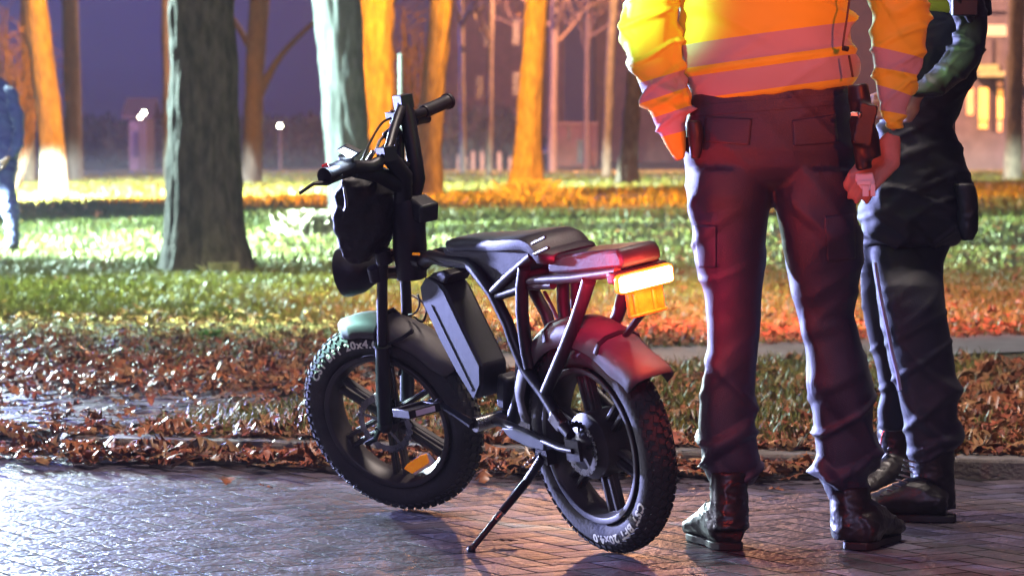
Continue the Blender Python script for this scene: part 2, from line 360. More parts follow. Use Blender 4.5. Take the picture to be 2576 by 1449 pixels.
# grass blades (stuff)
def visible_x(y, pad=1.0): h = 1288/FP*y; return -h-pad, h+pad
M_grass = tinted(mat('grass_blade', (.085,.120,.018), .42, scale=2, col2=(.16,.18,.035), spec=.5))
def blades(name, pts, hmin, hmax, wd, label, yellow=.3):
    n = len(pts); P = np.array(pts); a = rng.uniform(0, 2*PI, n); h = rng.uniform(hmin, hmax, n); ln = rng.uniform(.15, .9, n)*h
    a2 = rng.uniform(0, 2*PI, n); W = wd*rng.uniform(.6, 1.3, n)
    dx, dy = np.cos(a)*W/2, np.sin(a)*W/2; V = np.zeros((n, 5, 3))
    V[:,0] = P+np.stack([dx,dy,0*a],1); V[:,1] = P-np.stack([dx,dy,0*a],1)
    mid = P+np.stack([np.cos(a2)*ln*.35, np.sin(a2)*ln*.35, h*.6],1)
    V[:,2] = mid-np.stack([dx,dy,0*a],1)*.8; V[:,3] = mid+np.stack([dx,dy,0*a],1)*.8
    V[:,4] = P+np.stack([np.cos(a2)*ln, np.sin(a2)*ln, h],1)
    b = (np.arange(n)*5)[:,None]; F = np.concatenate([b+[0,1,2], b+[0,2,3], b+[3,2,4]], 0)
    t = rng.uniform(.6, 1.3, n)[:,None]*np.array([1,1,1])*np.where(rng.random(n)[:,None] < yellow, np.array([[1.5,1.0,.9]]), np.array([[1,1,1]]))
    o = np_mesh(name, V.reshape(-1,3), F, M_grass, False, np.repeat(t, 5, 0)); tag(o, label, 'grass', kind='stuff'); return o
def patch(x, y, sc, off=0): return noise.noise(Vector((x*sc, y*sc, off)))
pts = []
def try_add(x, y, dens):
    if random.random() < dens: pts.append((x, y, gz(x, y)))
for _ in range(85000):     # near verge
    y = random.uniform(9.9, 14.5); x0, x1 = visible_x(y, .5); x = random.uniform(x0, x1); s, t = kc((x, y))
    if t < .24: continue
    pn, pf = path_side(x, y)
    if pn > -.03 and pf < .03: continue
    if pn > 0: continue
    left = s < corner + 2.6
    if s < corner+.05 + .5*smooth01(.3, 3, t) or (s < corner+1.2 and t > 1.5+ .6*(s-corner)): continue
    v = patch(x, y, 2.2)
    try_add(x, y, (.62+.8*v if left else .03+.22*max(0, v-.1)))
blades('verge_grass', pts, .025, .085, .006, 'short yellowish green grass growing on the narrow verge behind the kerb', .45)
pts = []
for _ in range(330000):    # park lawn
    y = 13.4 + 20*random.random()**1.25; x0, x1 = visible_x(y, .8); x = random.uniform(x0, x1); pn, pf = path_side(x, y)
    if pf < .05: continue
    u = x/y*FP+1288; rt = smooth01(1350, 2000, u)
    lawn = smooth01(16.0, 19.5, y + 2.2*patch(x, y, .6)); d = lawn*(1-.55*rt)*(.65+.9*patch(x, y, 1.3, 5)) + .04
    if 16.5 < y < 18.6 and u < 1300: d *= 1.0 - .5*smooth01(0,.4,patch(x,y,.9,9)+.2)
    try_add(x, y, d)
for _ in range(150000):
    y = random.uniform(17.0, 24.5); x0, x1 = visible_x(y, .8); x = random.uniform(x0, x1); rt = smooth01(1350, 2000, x/y*FP+1288)
    try_add(x, y, (.75+1.0*patch(x, y, 1.1, 15))*smooth01(17.0, 18.8, y+2*patch(x, y, .6))*(1-.65*rt))
blades('lawn_grass', pts, .02, .075, .010, 'bright green lawn grass spreading under the park trees', .12)

pts = []
for _ in range(110000):
    y = 31 + 88*random.random()**1.7; x0, x1 = visible_x(y, .8); x = random.uniform(x0, x1)
    try_add(x, y, .55+.9*patch(x, y, .35, 5))
blades('far_lawn_grass', pts, .05, .13, .028, 'dim rough lawn grass far back under the orange-lit trees', .5)
# fallen leaves
def leaf_shape():
    h = [(0,0),(.10,.012),(.16,.10),(.24,.045),(.34,.05),(.42,.20),(.52,.075),(.60,.08),(.68,.22),(.78,.09),(.86,.13),(1.0,.0)]
    return h
LS = leaf_shape()
M_leaf = tinted(mat('dry_oak_leaf', (.14,.042,.014), .36, scale=30, col2=(.28,.10,.035), spec=.7))
def leaves_np(P, sizes, tilt):
    n = len(P); hp = np.array(LS); m = len(hp)
    mids = np.stack([hp[:,0], 0*hp[:,0]],1); up = hp; dn = np.stack([hp[:,0], -hp[:,1]],1)
    T = np.concatenate([mids, up, dn]); nv = len(T)
    F = []
    for i in range(m-1):
        F += [(i, i+1, m+i+1), (i, m+i+1, m+i), (i, 2*m+i+1, i+1), (i, 2*m+i, 2*m+i+1)]
    F = np.array(F)
    a = rng.uniform(0, 2*PI, n); c1 = rng.normal(0, .9, n); c2 = rng.normal(.0, 1.6, n); asp = rng.uniform(.8, 1.3, n)
    x = T[None,:,0]-.5; y = T[None,:,1]*asp[:,None]; z = c1[:,None]*(x**2)*.5 + c2[:,None]*(y**2)*1.6 + .02
    x = x*sizes[:,None]; y = y*sizes[:,None]; z = z*sizes[:,None]
    tx = rng.normal(0, 1, n)*tilt; ty = rng.normal(0, 1, n)*tilt
    z = z + x*np.tan(np.clip(tx,-1.1,1.1))[:,None] + y*np.tan(np.clip(ty,-1.1,1.1))[:,None]
    zmin = z.min(1, keepdims=True); z = z - zmin
    X = x*np.cos(a)[:,None]-y*np.sin(a)[:,None]; Y = x*np.sin(a)[:,None]+y*np.cos(a)[:,None]
    V = np.stack([X+P[:,0:1], Y+P[:,1:2], z+P[:,2:3]],2)
    FF = (F[None]+(np.arange(n)*nv)[:,None,None]).reshape(-1,3)
    b = rng.uniform(.45, 1.5, n); k = rng.random(n)
    t = np.stack([b, b*np.where(k<.3, 1.5, np.where(k<.55,.75,1)), b*np.where(k<.3,1.6,.9)],1)
    return V.reshape(-1,3), FF, np.repeat(t, nv, 0)
P, S = [], []
def addleaf(x, y, z, s): P.append((x, y, z)); S.append(s)
for _ in range(36000):
    y = random.uniform(9.6, 14.4); x0, x1 = visible_x(y, .4); x = random.uniform(x0, x1); s, t = kc((x, y)); pn, pf = path_side(x, y)
    if t < .12:
        # litter on the road against the kerb, thicker at the left
        d = 1.0*math.exp(-((t+.12)/.20)**2)*smooth01(-.5, .3, s-corner)*(1-smooth01(2.0, 3.0, s-corner)) + .42*math.exp(-((t+.10)/.22)**2)*(s < corner+.4)
        z = .012 if t < 0 else .07
        if 0 <= t: d *= .25
    elif s < corner + .1: d = .06+.5*smooth01(1.3, 2.6, t)+.3*math.exp(-(t/.5)**2); z = .065 if t > .5 else .035
    elif pn > 0 and pf < 0: d = .012; z = gz(x, y)+.014
    elif pn > 0: d = .6; z = gz(x, y)
    else:
        left = 1-smooth01(corner+2.2, corner+3.2, s); d = .95 - .65*left*(t > .45); z = gz(x, y)
        if t > 1.4 and s < corner+1.3: d = .35
    if random.random() < d*.80: addleaf(x, y, z+random.uniform(0, .02), random.uniform(.06, .125))
for _ in range(42000):
    y = 13.6 + 17*random.random()**1.3; x0, x1 = visible_x(y, .6); x = random.uniform(x0, x1); pn, pf = path_side(x, y)
    if pf < .03: continue
    u = x/y*FP+1288; rt = smooth01(1200, 1900, u); near_ = 1-smooth01(16.6, 19.0, y+2.0*patch(x, y, .7, 2))
    d = .85*near_ + (1-near_)*(.05+.40*rt+.22*max(0, patch(x, y, .8, 7)))
    if random.random() < d*.62: addleaf(x, y, gz(x, y)+random.uniform(0, .03), random.uniform(.06, .11))
V, F, T = leaves_np(np.array(P), np.array(S), .17)
o = np_mesh('fallen_leaves', V, F, M_leaf, False, T); tag(o, 'carpet of brown and orange oak leaves lying under the trees and along the kerb', 'leaves', kind='stuff')
# loose single leaves on the paving
spots = [(1640,1655,.11),(1905,1675,.12),(2190,1580,.1),(2952,1735,.13),(700,1775,.13),(860,1825,.12),(1010,1855,.1),(1350,1660,.11),(2870,1780,.1),
         (3720,1775,.11),(3240,1850,.1),(2905,1862,.09),(1820,1820,.11),(1815,1740,.1),(300,1700,.11),(560,1735,.1),(1150,1735,.09),(2720,1775,.09),
         (1480,1720,.1),(130,1725,.1),(410,1740,.11),(3560,1715,.1),(3010,1730,.1),(1900,2050,.08)]
for i, (px, py, sz) in enumerate(spots):
    q = gnd(px, py, 0.003); z = .008
    s, t = kc(q)
    if 0 < t < .22: z = .072; q = gnd(px, py, .07)
    V, F, T = leaves_np(np.array([(0, 0, 0)]), np.array([sz]), .16)
    T[:] = np.array([1.35, 1.3, 1.2])*random.uniform(.8, 1.2)
    o = np_mesh('oak_leaf', V, F, M_leaf, False, T); o.location = (q.x, q.y, z)
    tag(o, 'brown lobed oak leaf lying loose on the brick paving or kerb', 'leaf', 'loose oak leaves on the paving')
# ================================================================== TREES
def bark(name, c1, c2, b=1.0):
    m = mat(name, c1, .75, scale=5, col2=c2, bump=b, bscale=30, stretch=(3.4, 3.4, 1.3), detail=10); return m
M_oak = bark('rough_oak_bark', (.028,.021,.019), (.12,.098,.088), 1.6)
M_beech = bark('smooth_grey_bark', (.12,.13,.125), (.25,.26,.25), .8)
M_orangeb = bark('mossy_bark', (.10,.085,.065), (.22,.19,.14), 1.0)
M_darkb = bark('far_dark_bark', (.05,.04,.04), (.10,.08,.07), .6)
M_twig = mat('bare_twigs', (.10,.07,.05), .8, var=.3)
M_crownleaf = tinted(mat('withered_leaves', (.11,.06,.02), .6, scale=5, col2=(.2,.11,.04)))
def U(u, v, Y):   # working units -> world at depth Y
    return at(u/K, v/K, Y)
def tree(rows, Y, label, m, cat='tree', group=None, flare=0, ridge=.03, seg=48, limbs=(), top=9.5, kind_name='park_tree', crown=True, knobs=0, seed=1):
    """rows: (v, centre u, width u) from the top of the frame to the foot"""
    rnd = random.Random(seed)
    foot = U(rows[-1][1], rows[-1][0], Y); zb = gz(foot.x, Y)
    root = empty(kind_name, (foot.x, Y, zb)); tag(root, label, cat, group)
    prof = []
    for v, u, w_ in rows: p = U(u, v, Y); prof.append((p.z, p.x, w_/FP*Y/2))
    prof.sort()
    prof[0] = (zb-.12, prof[0][1], prof[0][2])
    z1, x1, r1 = prof[-1]; z0, x0, r0 = prof[-2]; sl = (x1-x0)/(z1-z0); sl = max(-.12, min(.12, sl))
    for k in range(1, 6): zz = z1+(top-z1)*k/5; prof.append((zz, x1+sl*(zz-z1)*.7, r1*(1-.62*k/5)))
    zs = list(np.arange(prof[0][0], 3.2, .05 if Y < 35 else .12))+list(np.arange(3.2, top, .35)); V = []
    pz = [p[0] for p in prof]; px_ = [p[1] for p in prof]; pr = [p[2] for p in prof]
    for z in zs:
        cx = float(np.interp(z, pz, px_)); r_ = float(np.interp(z, pz, pr)); hh = z-zb
        for k in range(seg):
            a = 2*PI*k/seg; fl = flare*math.exp(-max(hh, 0)/.28)*(.75+.5*noise.noise(Vector((math.cos(a)*1.6, math.sin(a)*1.6, seed))))
            d = ridge*noise.fractal(Vector((math.cos(a)*r_*14, math.sin(a)*r_*14, z*2.4+seed*9)), .9, 2.1, 4)
            d += r_*.10*noise.noise(Vector((math.cos(a)*1.2, math.sin(a)*1.2, z*.9+seed)))
            if knobs: d += knobs*max(0, noise.noise(Vector((math.cos(a)*3, math.sin(a)*3, z*4+seed*3)))-.25)
            rr = r_+fl+d; V.append((cx-foot.x+rr*math.cos(a), rr*math.sin(a), z-zb))
    n = len(zs); F = [(i*seg+k, i*seg+(k+1)%seg, (i+1)*seg+(k+1)%seg, (i+1)*seg+k) for i in range(n-1) for k in range(seg)]
    np_mesh('trunk', np.array(V), np.array(F), m, True, parent=root)
    if limbs:
        mb = MB()
        for pts in limbs:
            mb.tube([Vector((U(u, v, Y).x-foot.x, dy, U(u, v, Y).z-zb)) for u, v, w_, dy in pts], [w_/FP*Y/2 for u, v, w_, dy in pts], seg=10, curve=5)
        mb.build('limb', m, root)
    if crown:
        mb = MB(); lp = []
        def br(p, d, L_, r_, lv):
            pts = [p]; q = p.copy(); dd = d.copy()
            for _ in range(4):
                dd = (dd+Vector((rnd.gauss(0,.14), rnd.gauss(0,.14), rnd.gauss(.05,.1)))).normalized(); q = q+dd*L_/4; pts.append(q.copy())
            mb.tube(pts, [r_*(1-.17*i) for i in range(5)], seg=5 if lv else 7, cap=False)
            if lv < 2:
                for k in range(4 if lv == 0 else 3):
                    f = pts[2+k % 3]; nd = (dd+Vector((rnd.gauss(0,.8), rnd.gauss(0,.8), rnd.uniform(-.2,.7)))).normalized(); br(f, nd, L_*.6, r_*.5, lv+1)
            else: lp.append(q)
        for k in range(9):
            z = rnd.uniform(4.6, top-.3); cx = float(np.interp(z, pz, px_)) - foot.x; a = rnd.uniform(0, 2*PI)
            br(Vector((cx, 0, z-zb)), Vector((math.cos(a), math.sin(a), rnd.uniform(.4, 1))).normalized(), rnd.uniform(1.8, 3.2), .07, 0)
        ct = mb.build('crown', M_twig, root)
        P = []; 
        for q in lp:
            for _ in range(6): P.append((q.x+rnd.gauss(0,.25), q.y+rnd.gauss(0,.25), q.z+rnd.gauss(0,.2)))
        V, F, T = leaves_np(np.array(P), np.full(len(P), .16), .9)
        np_mesh('leaves', V, F, M_crownleaf, False, T, parent=ct)
    return root
tree([(0,507,166),(200,509,168),(400,513,176),(560,517,190),(640,522,204),(697,527,214)], 24.5,
     'thick dark oak trunk with rough bark, nearest tree, standing in leaf-strewn grass', M_oak, flare=.10, ridge=.03, seg=96, seed=3)
tree([(0,846,118),(200,862,114),(380,874,112),(500,884,106),(556,888,112)], 29.6,
     'pale grey-green lit tree trunk leaning slightly, directly behind the handlebar display', M_beech, flare=.05, ridge=.022, seg=72, seed=5)
tree([(0,950,84),(120,950,80),(300,955,68),(430,956,62),(520,957,70)], 38,
     'knobbly orange-lit trunk between the pale trunk and the thin pale post', M_orangeb, flare=.05, ridge=.03, knobs=.12, seed=8)
tree([(0,1112,56),(150,1098,58),(300,1084,62),(420,1076,68),(492,1070,80)], 41,
     'orange-lit trunk leaning right at its top, behind the right hand grip', M_orangeb, flare=.06, ridge=.025, seed=11)
tree([(0,1351,58),(200,1338,60),(350,1330,66),(440,1326,74),(492,1324,86)], 41,
     'orange-lit trunk right of the bike with the dark blue car behind it', M_orangeb, flare=.10, ridge=.025, seed=14)
tree([(0,88,60),(150,106,60),(300,124,62),(420,136,64),(520,142,66)], 41,
     'orange trunk near the left edge with a white-lit foot', M_orangeb, flare=.04, ridge=.02, seed=17)
tree([(0,1612,44),(200,1596,42),(380,1582,44),(455,1578,52)], 56,
     'reddish brown trunk just left of the yellow sleeve', M_orangeb, flare=.06, seed=19, seg=28)
tree([(0,1545,22),(200,1533,22),(420,1524,24)], 78, 'thin pale brown trunk left of the reddish trunk', M_orangeb, seed=20, seg=20)
tree([(0,1160,13),(200,1162,14),(385,1166,15)], 100, 'thin dim trunk behind the picket posts, left of its pair', M_orangeb, seed=21, seg=16)
tree([(0,1236,14),(200,1233,15),(385,1231,16)], 100, 'thin dim trunk behind the picket posts, right of its pair', M_orangeb, seed=22, seg=16)
tree([(0,176,42),(200,182,40),(440,186,46)], 66, 'dim grey trunk right behind the orange and white trunk', M_darkb, seed=23, seg=28)
tree([(0,414,20),(200,418,18),(430,420,20)], 75, 'slim reddish trunk showing along the left edge of the thick oak', M_orangeb, seed=24, seg=18)
tree([(0,652,52),(200,640,46),(430,632,52)], 58, 'dark trunk right of the thick oak with limbs reaching right', M_darkb, seed=25, seg=28,
     limbs=[[(640,260,30,0),(700,140,16,.5),(800,30,10,1),(860,-60,6,1.2)],[(645,150,22,0),(590,60,14,.4),(520,-40,8,.8)]])
tree([(0,66,30),(200,70,30),(420,74,32)], 62, 'brown trunk behind the person in navy at the left edge', M_orangeb, seed=26, seg=20)
tree([(0,2556,46),(200,2552,44),(400,2548,48)], 70, 'dim red-brown trunk at the right edge before the house', M_orangeb, seed=27, seg=24)
tree([(0,1395,20),(200,1392,20),(400,1388,24)], 110, 'faint thin trunk above the dark blue car', M_darkb, seed=28, seg=16)
tree([(0,1478,12),(200,1476,12),(400,1474,14)], 120, 'faint thin trunk before the low brick wall', M_darkb, seed=29, seg=16)
# twiggy shrubs
def shrub(u, v0, v1, wu, Y, label, n, seed, m=M_twig, cat='shrub', upb=1.0):
    rnd = random.Random(seed); f = U(u, v1, Y); zb = gz(f.x, Y); root = empty('bare_shrub', (f.x, Y, zb)); tag(root, label, cat)
    hgt = U(u, v0, Y).z - zb; wd = wu/FP*Y/2; mb = MB()
    for _ in range(n):
        a = rnd.uniform(0, 2*PI); e_ = Vector((math.cos(a)*wd*rnd.uniform(.2,1), math.sin(a)*wd*rnd.uniform(.2,1), hgt*rnd.uniform(.4,1)))
        q = Vector((math.cos(a)*.08, math.sin(a)*.08, -.05)); mid = q.lerp(e_, .5)+Vector((rnd.gauss(0,.12), rnd.gauss(0,.12), .12*hgt))
        mb.tube([q, mid, e_], [.014, .009, .004], seg=4, cap=False, curve=4)
        for k in range(5):
            p = mid.lerp(e_, rnd.random()); d = Vector((rnd.gauss(0,.22), rnd.gauss(0,.22), rnd.gauss(.08,.2))); mb.tube([p, p+d], [.007, .003], seg=3, cap=False)
    mb.build('twigs', m, root); return root
M_otwig = mat('shrub_twigs', (.12,.08,.05), .7, var=.3)  # slightly lighter brown than the tree twigs
shrub(25, 10, 470, 190, 43, 'spreading bare shrub with orange-lit twigs above the person in navy', 60, 3, M_otwig)
shrub(1040, -10, 450, 130, 47, 'bare twiggy shrub between the two orange trunks behind the handlebar', 44, 4, M_otwig)
M_dry = mat('dry_grass_blade', (.26,.25,.15), .5, scale=2, col2=(.36,.35,.22))
def tussock(u, v, Y, wu, h, n, label, seed, m):
    rnd = random.Random(seed); f = U(u, v, Y); V, F = [], []; mb = MB()
    for _ in range(n):
        r_ = abs(rnd.gauss(0, .5))*wu/FP*Y/2; a = rnd.uniform(0, 2*PI); x, y = r_*math.cos(a), r_*math.sin(a)*.6
        d = Vector((rnd.gauss(0,.38)*h, rnd.gauss(0,.38)*h, h*rnd.uniform(.25,1))); w_ = .0035
        mb.add([(x-w_,y,-.02),(x+w_,y,-.02),(x+d.x*.5,y+d.y*.5,d.z*.7),(x+d.x,y+d.y,d.z)], [(0,1,2),(1,3,2)])
    o = mb.build('grass_tussock', m, smooth=False); o.location = (f.x, Y, gz(f.x, Y)); tag(o, label, 'grass tuft'); return o
tussock(795, 590, 28.6, 150, .26, 1600, 'pale dry grass tussock at the foot of the pale trunk', 3, M_dry)
tussock(562, 700, 24.0, 60, .13, 500, 'grey-green tuft growing against the foot of the thick oak', 4, M_dry)
tussock(1335, 500, 40.4, 150, .28, 900, 'orange-lit grass clump round the foot of the trunk right of the bike', 5, M_dry)
M_green = mat('fresh_weed', (.05,.22,.03), .4, scale=2, col2=(.08,.3,.05))
tussock(527, 856, gnd(527/K, 856/K, .07).y, 40, .07, 120, 'small vivid green weed among brown leaves near the left footpath', 6, M_green)

# ================================================================== FAR THINGS
# slim pale post behind the bike
p = U(1008, 500, 31); zb = gz(p.x, 31); top = U(1008, 142, 31).z
M_post = mat('pale_painted_post', (.42,.42,.36), .5, var=.1)
root = empty('sign_post', (p.x, 31, zb)); tag(root, 'thin pale post rising behind the handlebar between orange trunks', 'post')
b_ = MB(); b_.tube([(0,0,-.1),(0,0,(top-zb)*.62)], .034, seg=12); b_.build('pole', M_post, root)
b_ = MB(); b_.tube([(0,0,(top-zb)*.62),(0,0,top-zb)], .026, seg=12); b_.ball((0,0,top-zb), .03); b_.build('upper_pole', M_post, root)
# far lamps
M_lampglow = mat('lit_lamp_globe', (1,1,.9), .3, var=0, emit=(1.0, .98, .72), estr=60)
M_lampdim = mat('dim_lamp_globe', (1,1,.9), .3, var=0, emit=(1.0, .85, .6), estr=22)
M_dark = mat('dark_metal', (.03,.03,.035), .5)
def far_lamp(u, v, Y, label, m, r_=.085):
    p = U(u, v, Y); zb = gz(p.x, Y); root = empty('street_lamp', (p.x, Y, zb)); tag(root, label, 'street lamp', 'small white lamps far behind the trees')
    b_ = MB(); b_.tube([(0,0,0),(0,0,p.z-zb-.1)], [.06,.035], seg=8); b_.build('pole', M_dark, root)
    b_ = MB(); b_.ball((0,0,p.z-zb), r_); b_.build('lamp_globe', m, root)
    b_ = MB(); b_.lathe([(.0,0),(.16,.0),(.05,.06),(0,.06)], 12, Matrix.Translation((0,0,p.z-zb+.13)) @ Matrix.Rotation(PI/2, 4, 'X')); b_.build('lamp_cap', M_dark, root)
far_lamp(362, 284, 120, 'brighter globe of the close pair of far white lamps', M_lampglow)
far_lamp(353, 295, 124, 'dimmer globe just below the brighter far lamp', M_lampdim)
far_lamp(704, 317, 115, 'single far white lamp between the oak and the pale trunk', M_lampglow, .075)
# pale stone blob under the lamps: a small kiosk
M_stone = mat('grey_render', (.11,.105,.13), .7, scale=3)
def block(name, label, cat, u0, v0, u1, v1, Y, m, depth=4, roof=None):
    a, b = U(u0, v0, Y), U(u1, v1, Y); root = empty(name, ((a.x+b.x)/2, Y, 0)); tag(root, label, cat)
    zb = gz((a.x+b.x)/2, Y)-.3; cx = (a.x+b.x)/2
    b_ = MB(); b_.box((0, depth/2, (a.z+zb)/2), (b.x-a.x, depth, a.z-zb)); b_.build('wall', m, root, smooth=False)
    if roof:
        w_ = b.x-a.x; z = a.z
        b_ = MB(); b_.prism([(-w_/2-.3,-.3,z),(w_/2+.3,-.3,z),(w_/2+.3,depth/2,z+roof),(-w_/2-.3,depth/2,z+roof)], (0,0,.12))
        b_.prism([(-w_/2-.3,depth/2,z+roof),(w_/2+.3,depth/2,z+roof),(w_/2+.3,depth+.3,z),(-w_/2-.3,depth+.3,z)], (0,0,.12)); b_.build('roof', M_rooft, root, smooth=False)
    return root
M_rooft = mat('roof_tiles', (.05,.04,.045), .7, scale=4)
def panel(name, root, u0, v0, u1, v1, Y, m, out=.06, th=.08):
    a, b = U(u0, v0, Y), U(u1, v1, Y); L0 = root.location
    b_ = MB(); b_.box(((a.x+b.x)/2-L0.x, -out, (a.z+b.z)/2-L0.z), (b.x-a.x, th, a.z-b.z)); return b_.build(name, m, root, smooth=False)
o = block('garden_shed', 'pale grey shed far off below the pair of white lamps', 'shed', 325, 300, 368, 395, 128, M_stone, 3, .8)
panel('door', o, 338, 330, 350, 395, 128, M_dark)
# brick houses
M_hbrick = mat('house_brick', (.10,.055,.045), .8, scale=2, col2=(.17,.095,.075), bump=.3)
M_hbrick2 = mat('pink_brick', (.17,.085,.07), .8, scale=2, col2=(.26,.13,.11), bump=.3)
M_win = mat('dark_window_glass', (.012,.010,.022), .15, var=.1)
M_sill = mat('stone_lintel', (.34,.22,.15), .7)
h = block('brick_house', 'tall dim brick house with a dark doorway behind the picket posts', 'house', 1120, -60, 1420, 405, 175, M_hbrick, 9, 3)
fr = panel('door', h, 1274, 290, 1302, 350, 175, M_win); panel('door_lintel', h, 1262, 274, 1308, 289, 175, M_sill, .15, .3)
panel('door_step', h, 1266, 352, 1310, 358, 175, M_sill, .6, 1.2)
for (a, b, c_, d) in ((1150,190,1170,250),(1196,190,1216,250),(1288,180,1308,245),(1150,60,1170,120),(1216,60,1236,120),(1288,50,1308,115)):
    f = panel('window', h, a, b, c_, d, 175, M_sill, .03, .06); panel('pane', h, a+2, b+3, c_-2, d-3, 175, M_win, .08, .05)
h2 = block('brick_garage', 'low pinkish brick building with a dark door right of the dark blue car', 'garage', 1394, 313, 1502, 412, 150, M_hbrick2, 6, None)
panel('door', h2, 1452, 352, 1482, 410, 150, M_win); panel('fascia', h2, 1392, 308, 1504, 315, 150, M_sill, .1, .3)
panel('pillar', h2, 1428, 316, 1434, 352, 150, M_win)
h3 = block('long_house', 'long dark house wall running behind the officer in the yellow jacket', 'house', 1500, -40, 2300, 405, 185, M_hbrick, 9, 3)
for (a, b, c_, d) in ((1640,150,1664,215),(1930,520,1931,521)): panel('window', h3, a, b, c_, d, 185, M_win)
# lit house at the right edge
M_litwin = mat('lit_window_glass', (1,.6,.2), .3, var=.3, scale=1.3, emit=(1.0,.42,.06), estr=1.5)
M_litdim = mat('dim_lit_window', (1,.6,.3), .3, var=.3, scale=1.3, emit=(1.0,.36,.14), estr=.55)
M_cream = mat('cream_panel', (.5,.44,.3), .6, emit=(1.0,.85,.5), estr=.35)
M_awning = mat('pale_green_canopy', (.32,.35,.16), .6, emit=(.7,.75,.25), estr=.12)  # weak emission paints light onto the canopy
M_grey = mat('grey_cladding', (.10,.10,.115), .7, scale=2)
h4 = block('lit_house', 'dim house at the right edge with glowing orange windows under a pale canopy', 'house', 2400, -60, 2760, 385, 118, M_grey, 8, 2)
for (a, b, c_, d, m_) in ((2462,222,2485,304,M_litwin),(2462,308,2483,324,M_litwin),(2509,226,2522,300,M_litwin),(2509,304,2520,332,M_litdim),(2508,206,2521,220,M_litdim),(2432,222,2448,290,M_litdim)):
    panel('window', h4, a, b, c_, d, 118, m_, .06, .06)
panel('canopy', h4, 2446, 184, 2530, 196, 118, M_awning, .9, 1.8); panel('canopy_fascia', h4, 2446, 164, 2510, 180, 118, M_awning, .12, .2)
panel('sign_panel', h4, 2470, 64, 2546, 92, 118, M_cream, .1, .1); panel('gutter', h4, 2476, 18, 2700, 30, 118, M_grey, .3, .3)
panel('drainpipe', h4, 2494, 100, 2498, 330, 118, M_dark, .1, .1)
# picket posts
M_wood = mat('weathered_post_wood', (.30,.22,.15), .75, var=.2, scale=6)
for i, (u, v0, v1) in enumerate(((1152,386,430),(1172,390,432),(1190,377,434),(1213,378,434),(1256,380,432),(1283,392,424),(1235,392,426))):
    p = U(u, v1, 128); b_ = MB(); hgt = U(u, v0, 128).z-gz(p.x, 128)
    w_ = .085 if i in (2,3,4) else .06
    b_.prism([(-w_,-.05,-.2),(w_,-.05,-.2),(w_,-.05,hgt*.86),(0,-.05,hgt),(-w_,-.05,hgt*.86)], (0,.1,0))
    o = b_.build('wooden_post', M_wood, smooth=False); o.location = (p.x, 128, gz(p.x, 128))
    lab = {2:'left of the three brightest pointed posts', 3:'middle of the three brightest pointed posts', 4:'right of the three brightest pointed posts'}.get(i, 'dim short pointed wooden post beside the brightest pointed posts')
    tag(o, lab, 'post', 'pointed wooden posts before the dark hedge')
# kerb strip of low pale wall behind posts
# cars
M_carb = mat('dark_blue_car_paint', (.018,.016,.075), .25, coat=.6); M_carw = mat('pale_blue_car_paint', (.40,.45,.62), .3, coat=.5)
M_glass = mat('car_glass', (.02,.02,.03), .1); M_plate = mat('yellow_number_plate', (.75,.38,.08), .4, emit=(1,.35,.1), estr=.12)  # plate has a weak glow painted in by emission
def car(u, v, Y, label, m, ang=0):
    p = U(u, v, Y); root = empty('parked_car', (p.x, Y, gz(p.x, Y))); root.rotation_euler = (0,0,ang); tag(root, label, 'car', 'cars parked before the brick house')
    b_ = MB()   # rear faces -Y
    prof = [(-2.0,.35),(-2.05,.75),(-1.95,1.0),(-1.55,1.08),(-1.25,1.40),(.3,1.46),(1.0,1.05),(1.95,.92),(2.05,.6),(2.0,.3)]
    b_.prism([(-.86, y, z) for y, z in prof], (1.72,0,0)); b_.build('body', m, root, bevel=.09)
    b_ = MB(); b_.prism([(-.66,-1.62,1.08),(.66,-1.62,1.08),(.58,-1.32,1.36),(-.58,-1.32,1.36)], (0,-.03,.03)); b_.build('rear_window', M_glass, root, smooth=False)
    b_ = MB(); b_.box((0,-2.06,.62), (.52,.03,.12)); b_.build('number_plate', M_plate, root, smooth=False)
    for sx in (-1,1):
        b_ = MB(); b_.box((sx*.70,-2.03,.86), (.26,.06,.14)); b_.build('tail_light', M_redref, root, smooth=False)
        for y in (-1.25,1.3):
            b_ = MB(); b_.lathe([(0,-.11),(.2,-.11),(.31,-.09),(.31,.09),(.2,.11),(0,.11)], 20, Matrix.Translation((sx*.78,y,.31)) @ Matrix.Rotation(PI/2, 4, 'Z')); b_.build('wheel', M_rubber, root)
car(1382, 412, 160, 'dark blue car parked right of the orange trunk, yellow plate showing', M_carb, R(-12))
car(1296, 410, 166, 'pale blue car mostly hidden behind the orange trunk', M_carw, R(-70))
# hedge & far wood
M_hedge = tinted(mat('hedge_leaves', (.028,.036,.03), .8, scale=2, col2=(.06,.07,.05)))
def mass(name, u0, u1, v0, Y, label, n, kind=None, cat='hedge', sz=.5, seed=1, dpt=3):
    a, b = U(u0, v0, Y), U(u1, v0, Y); n = int(n); r_ = np.random.default_rng(seed)
    x = r_.uniform(a.x, b.x, n); base = np.array([gz(xx, Y) for xx in x]); t = r_.random(n)
    top = a.z*(1+.12*np.array([noise.noise(Vector((xx*.35, seed, 0))) for xx in x]))
    P = np.stack([x, Y+r_.uniform(0, dpt, n), base+(top-base)*t], 1)
    V, F, T = leaves_np(P, r_.uniform(.6, 1.4, n)*sz, 1.1); o = np_mesh(name, V, F, M_hedge, False, T); tag(o, label, cat, kind=kind); return o
mass('hedge', 1095, 1290, 325, 140, 'dark clipped hedge behind the pointed wooden posts', 3900, None, 'hedge', .5, 2)
mass('hedge', 260, 430, 372, 145, 'low dark hedge below the pale grey shed', 2700, None, 'hedge', .5, 3)
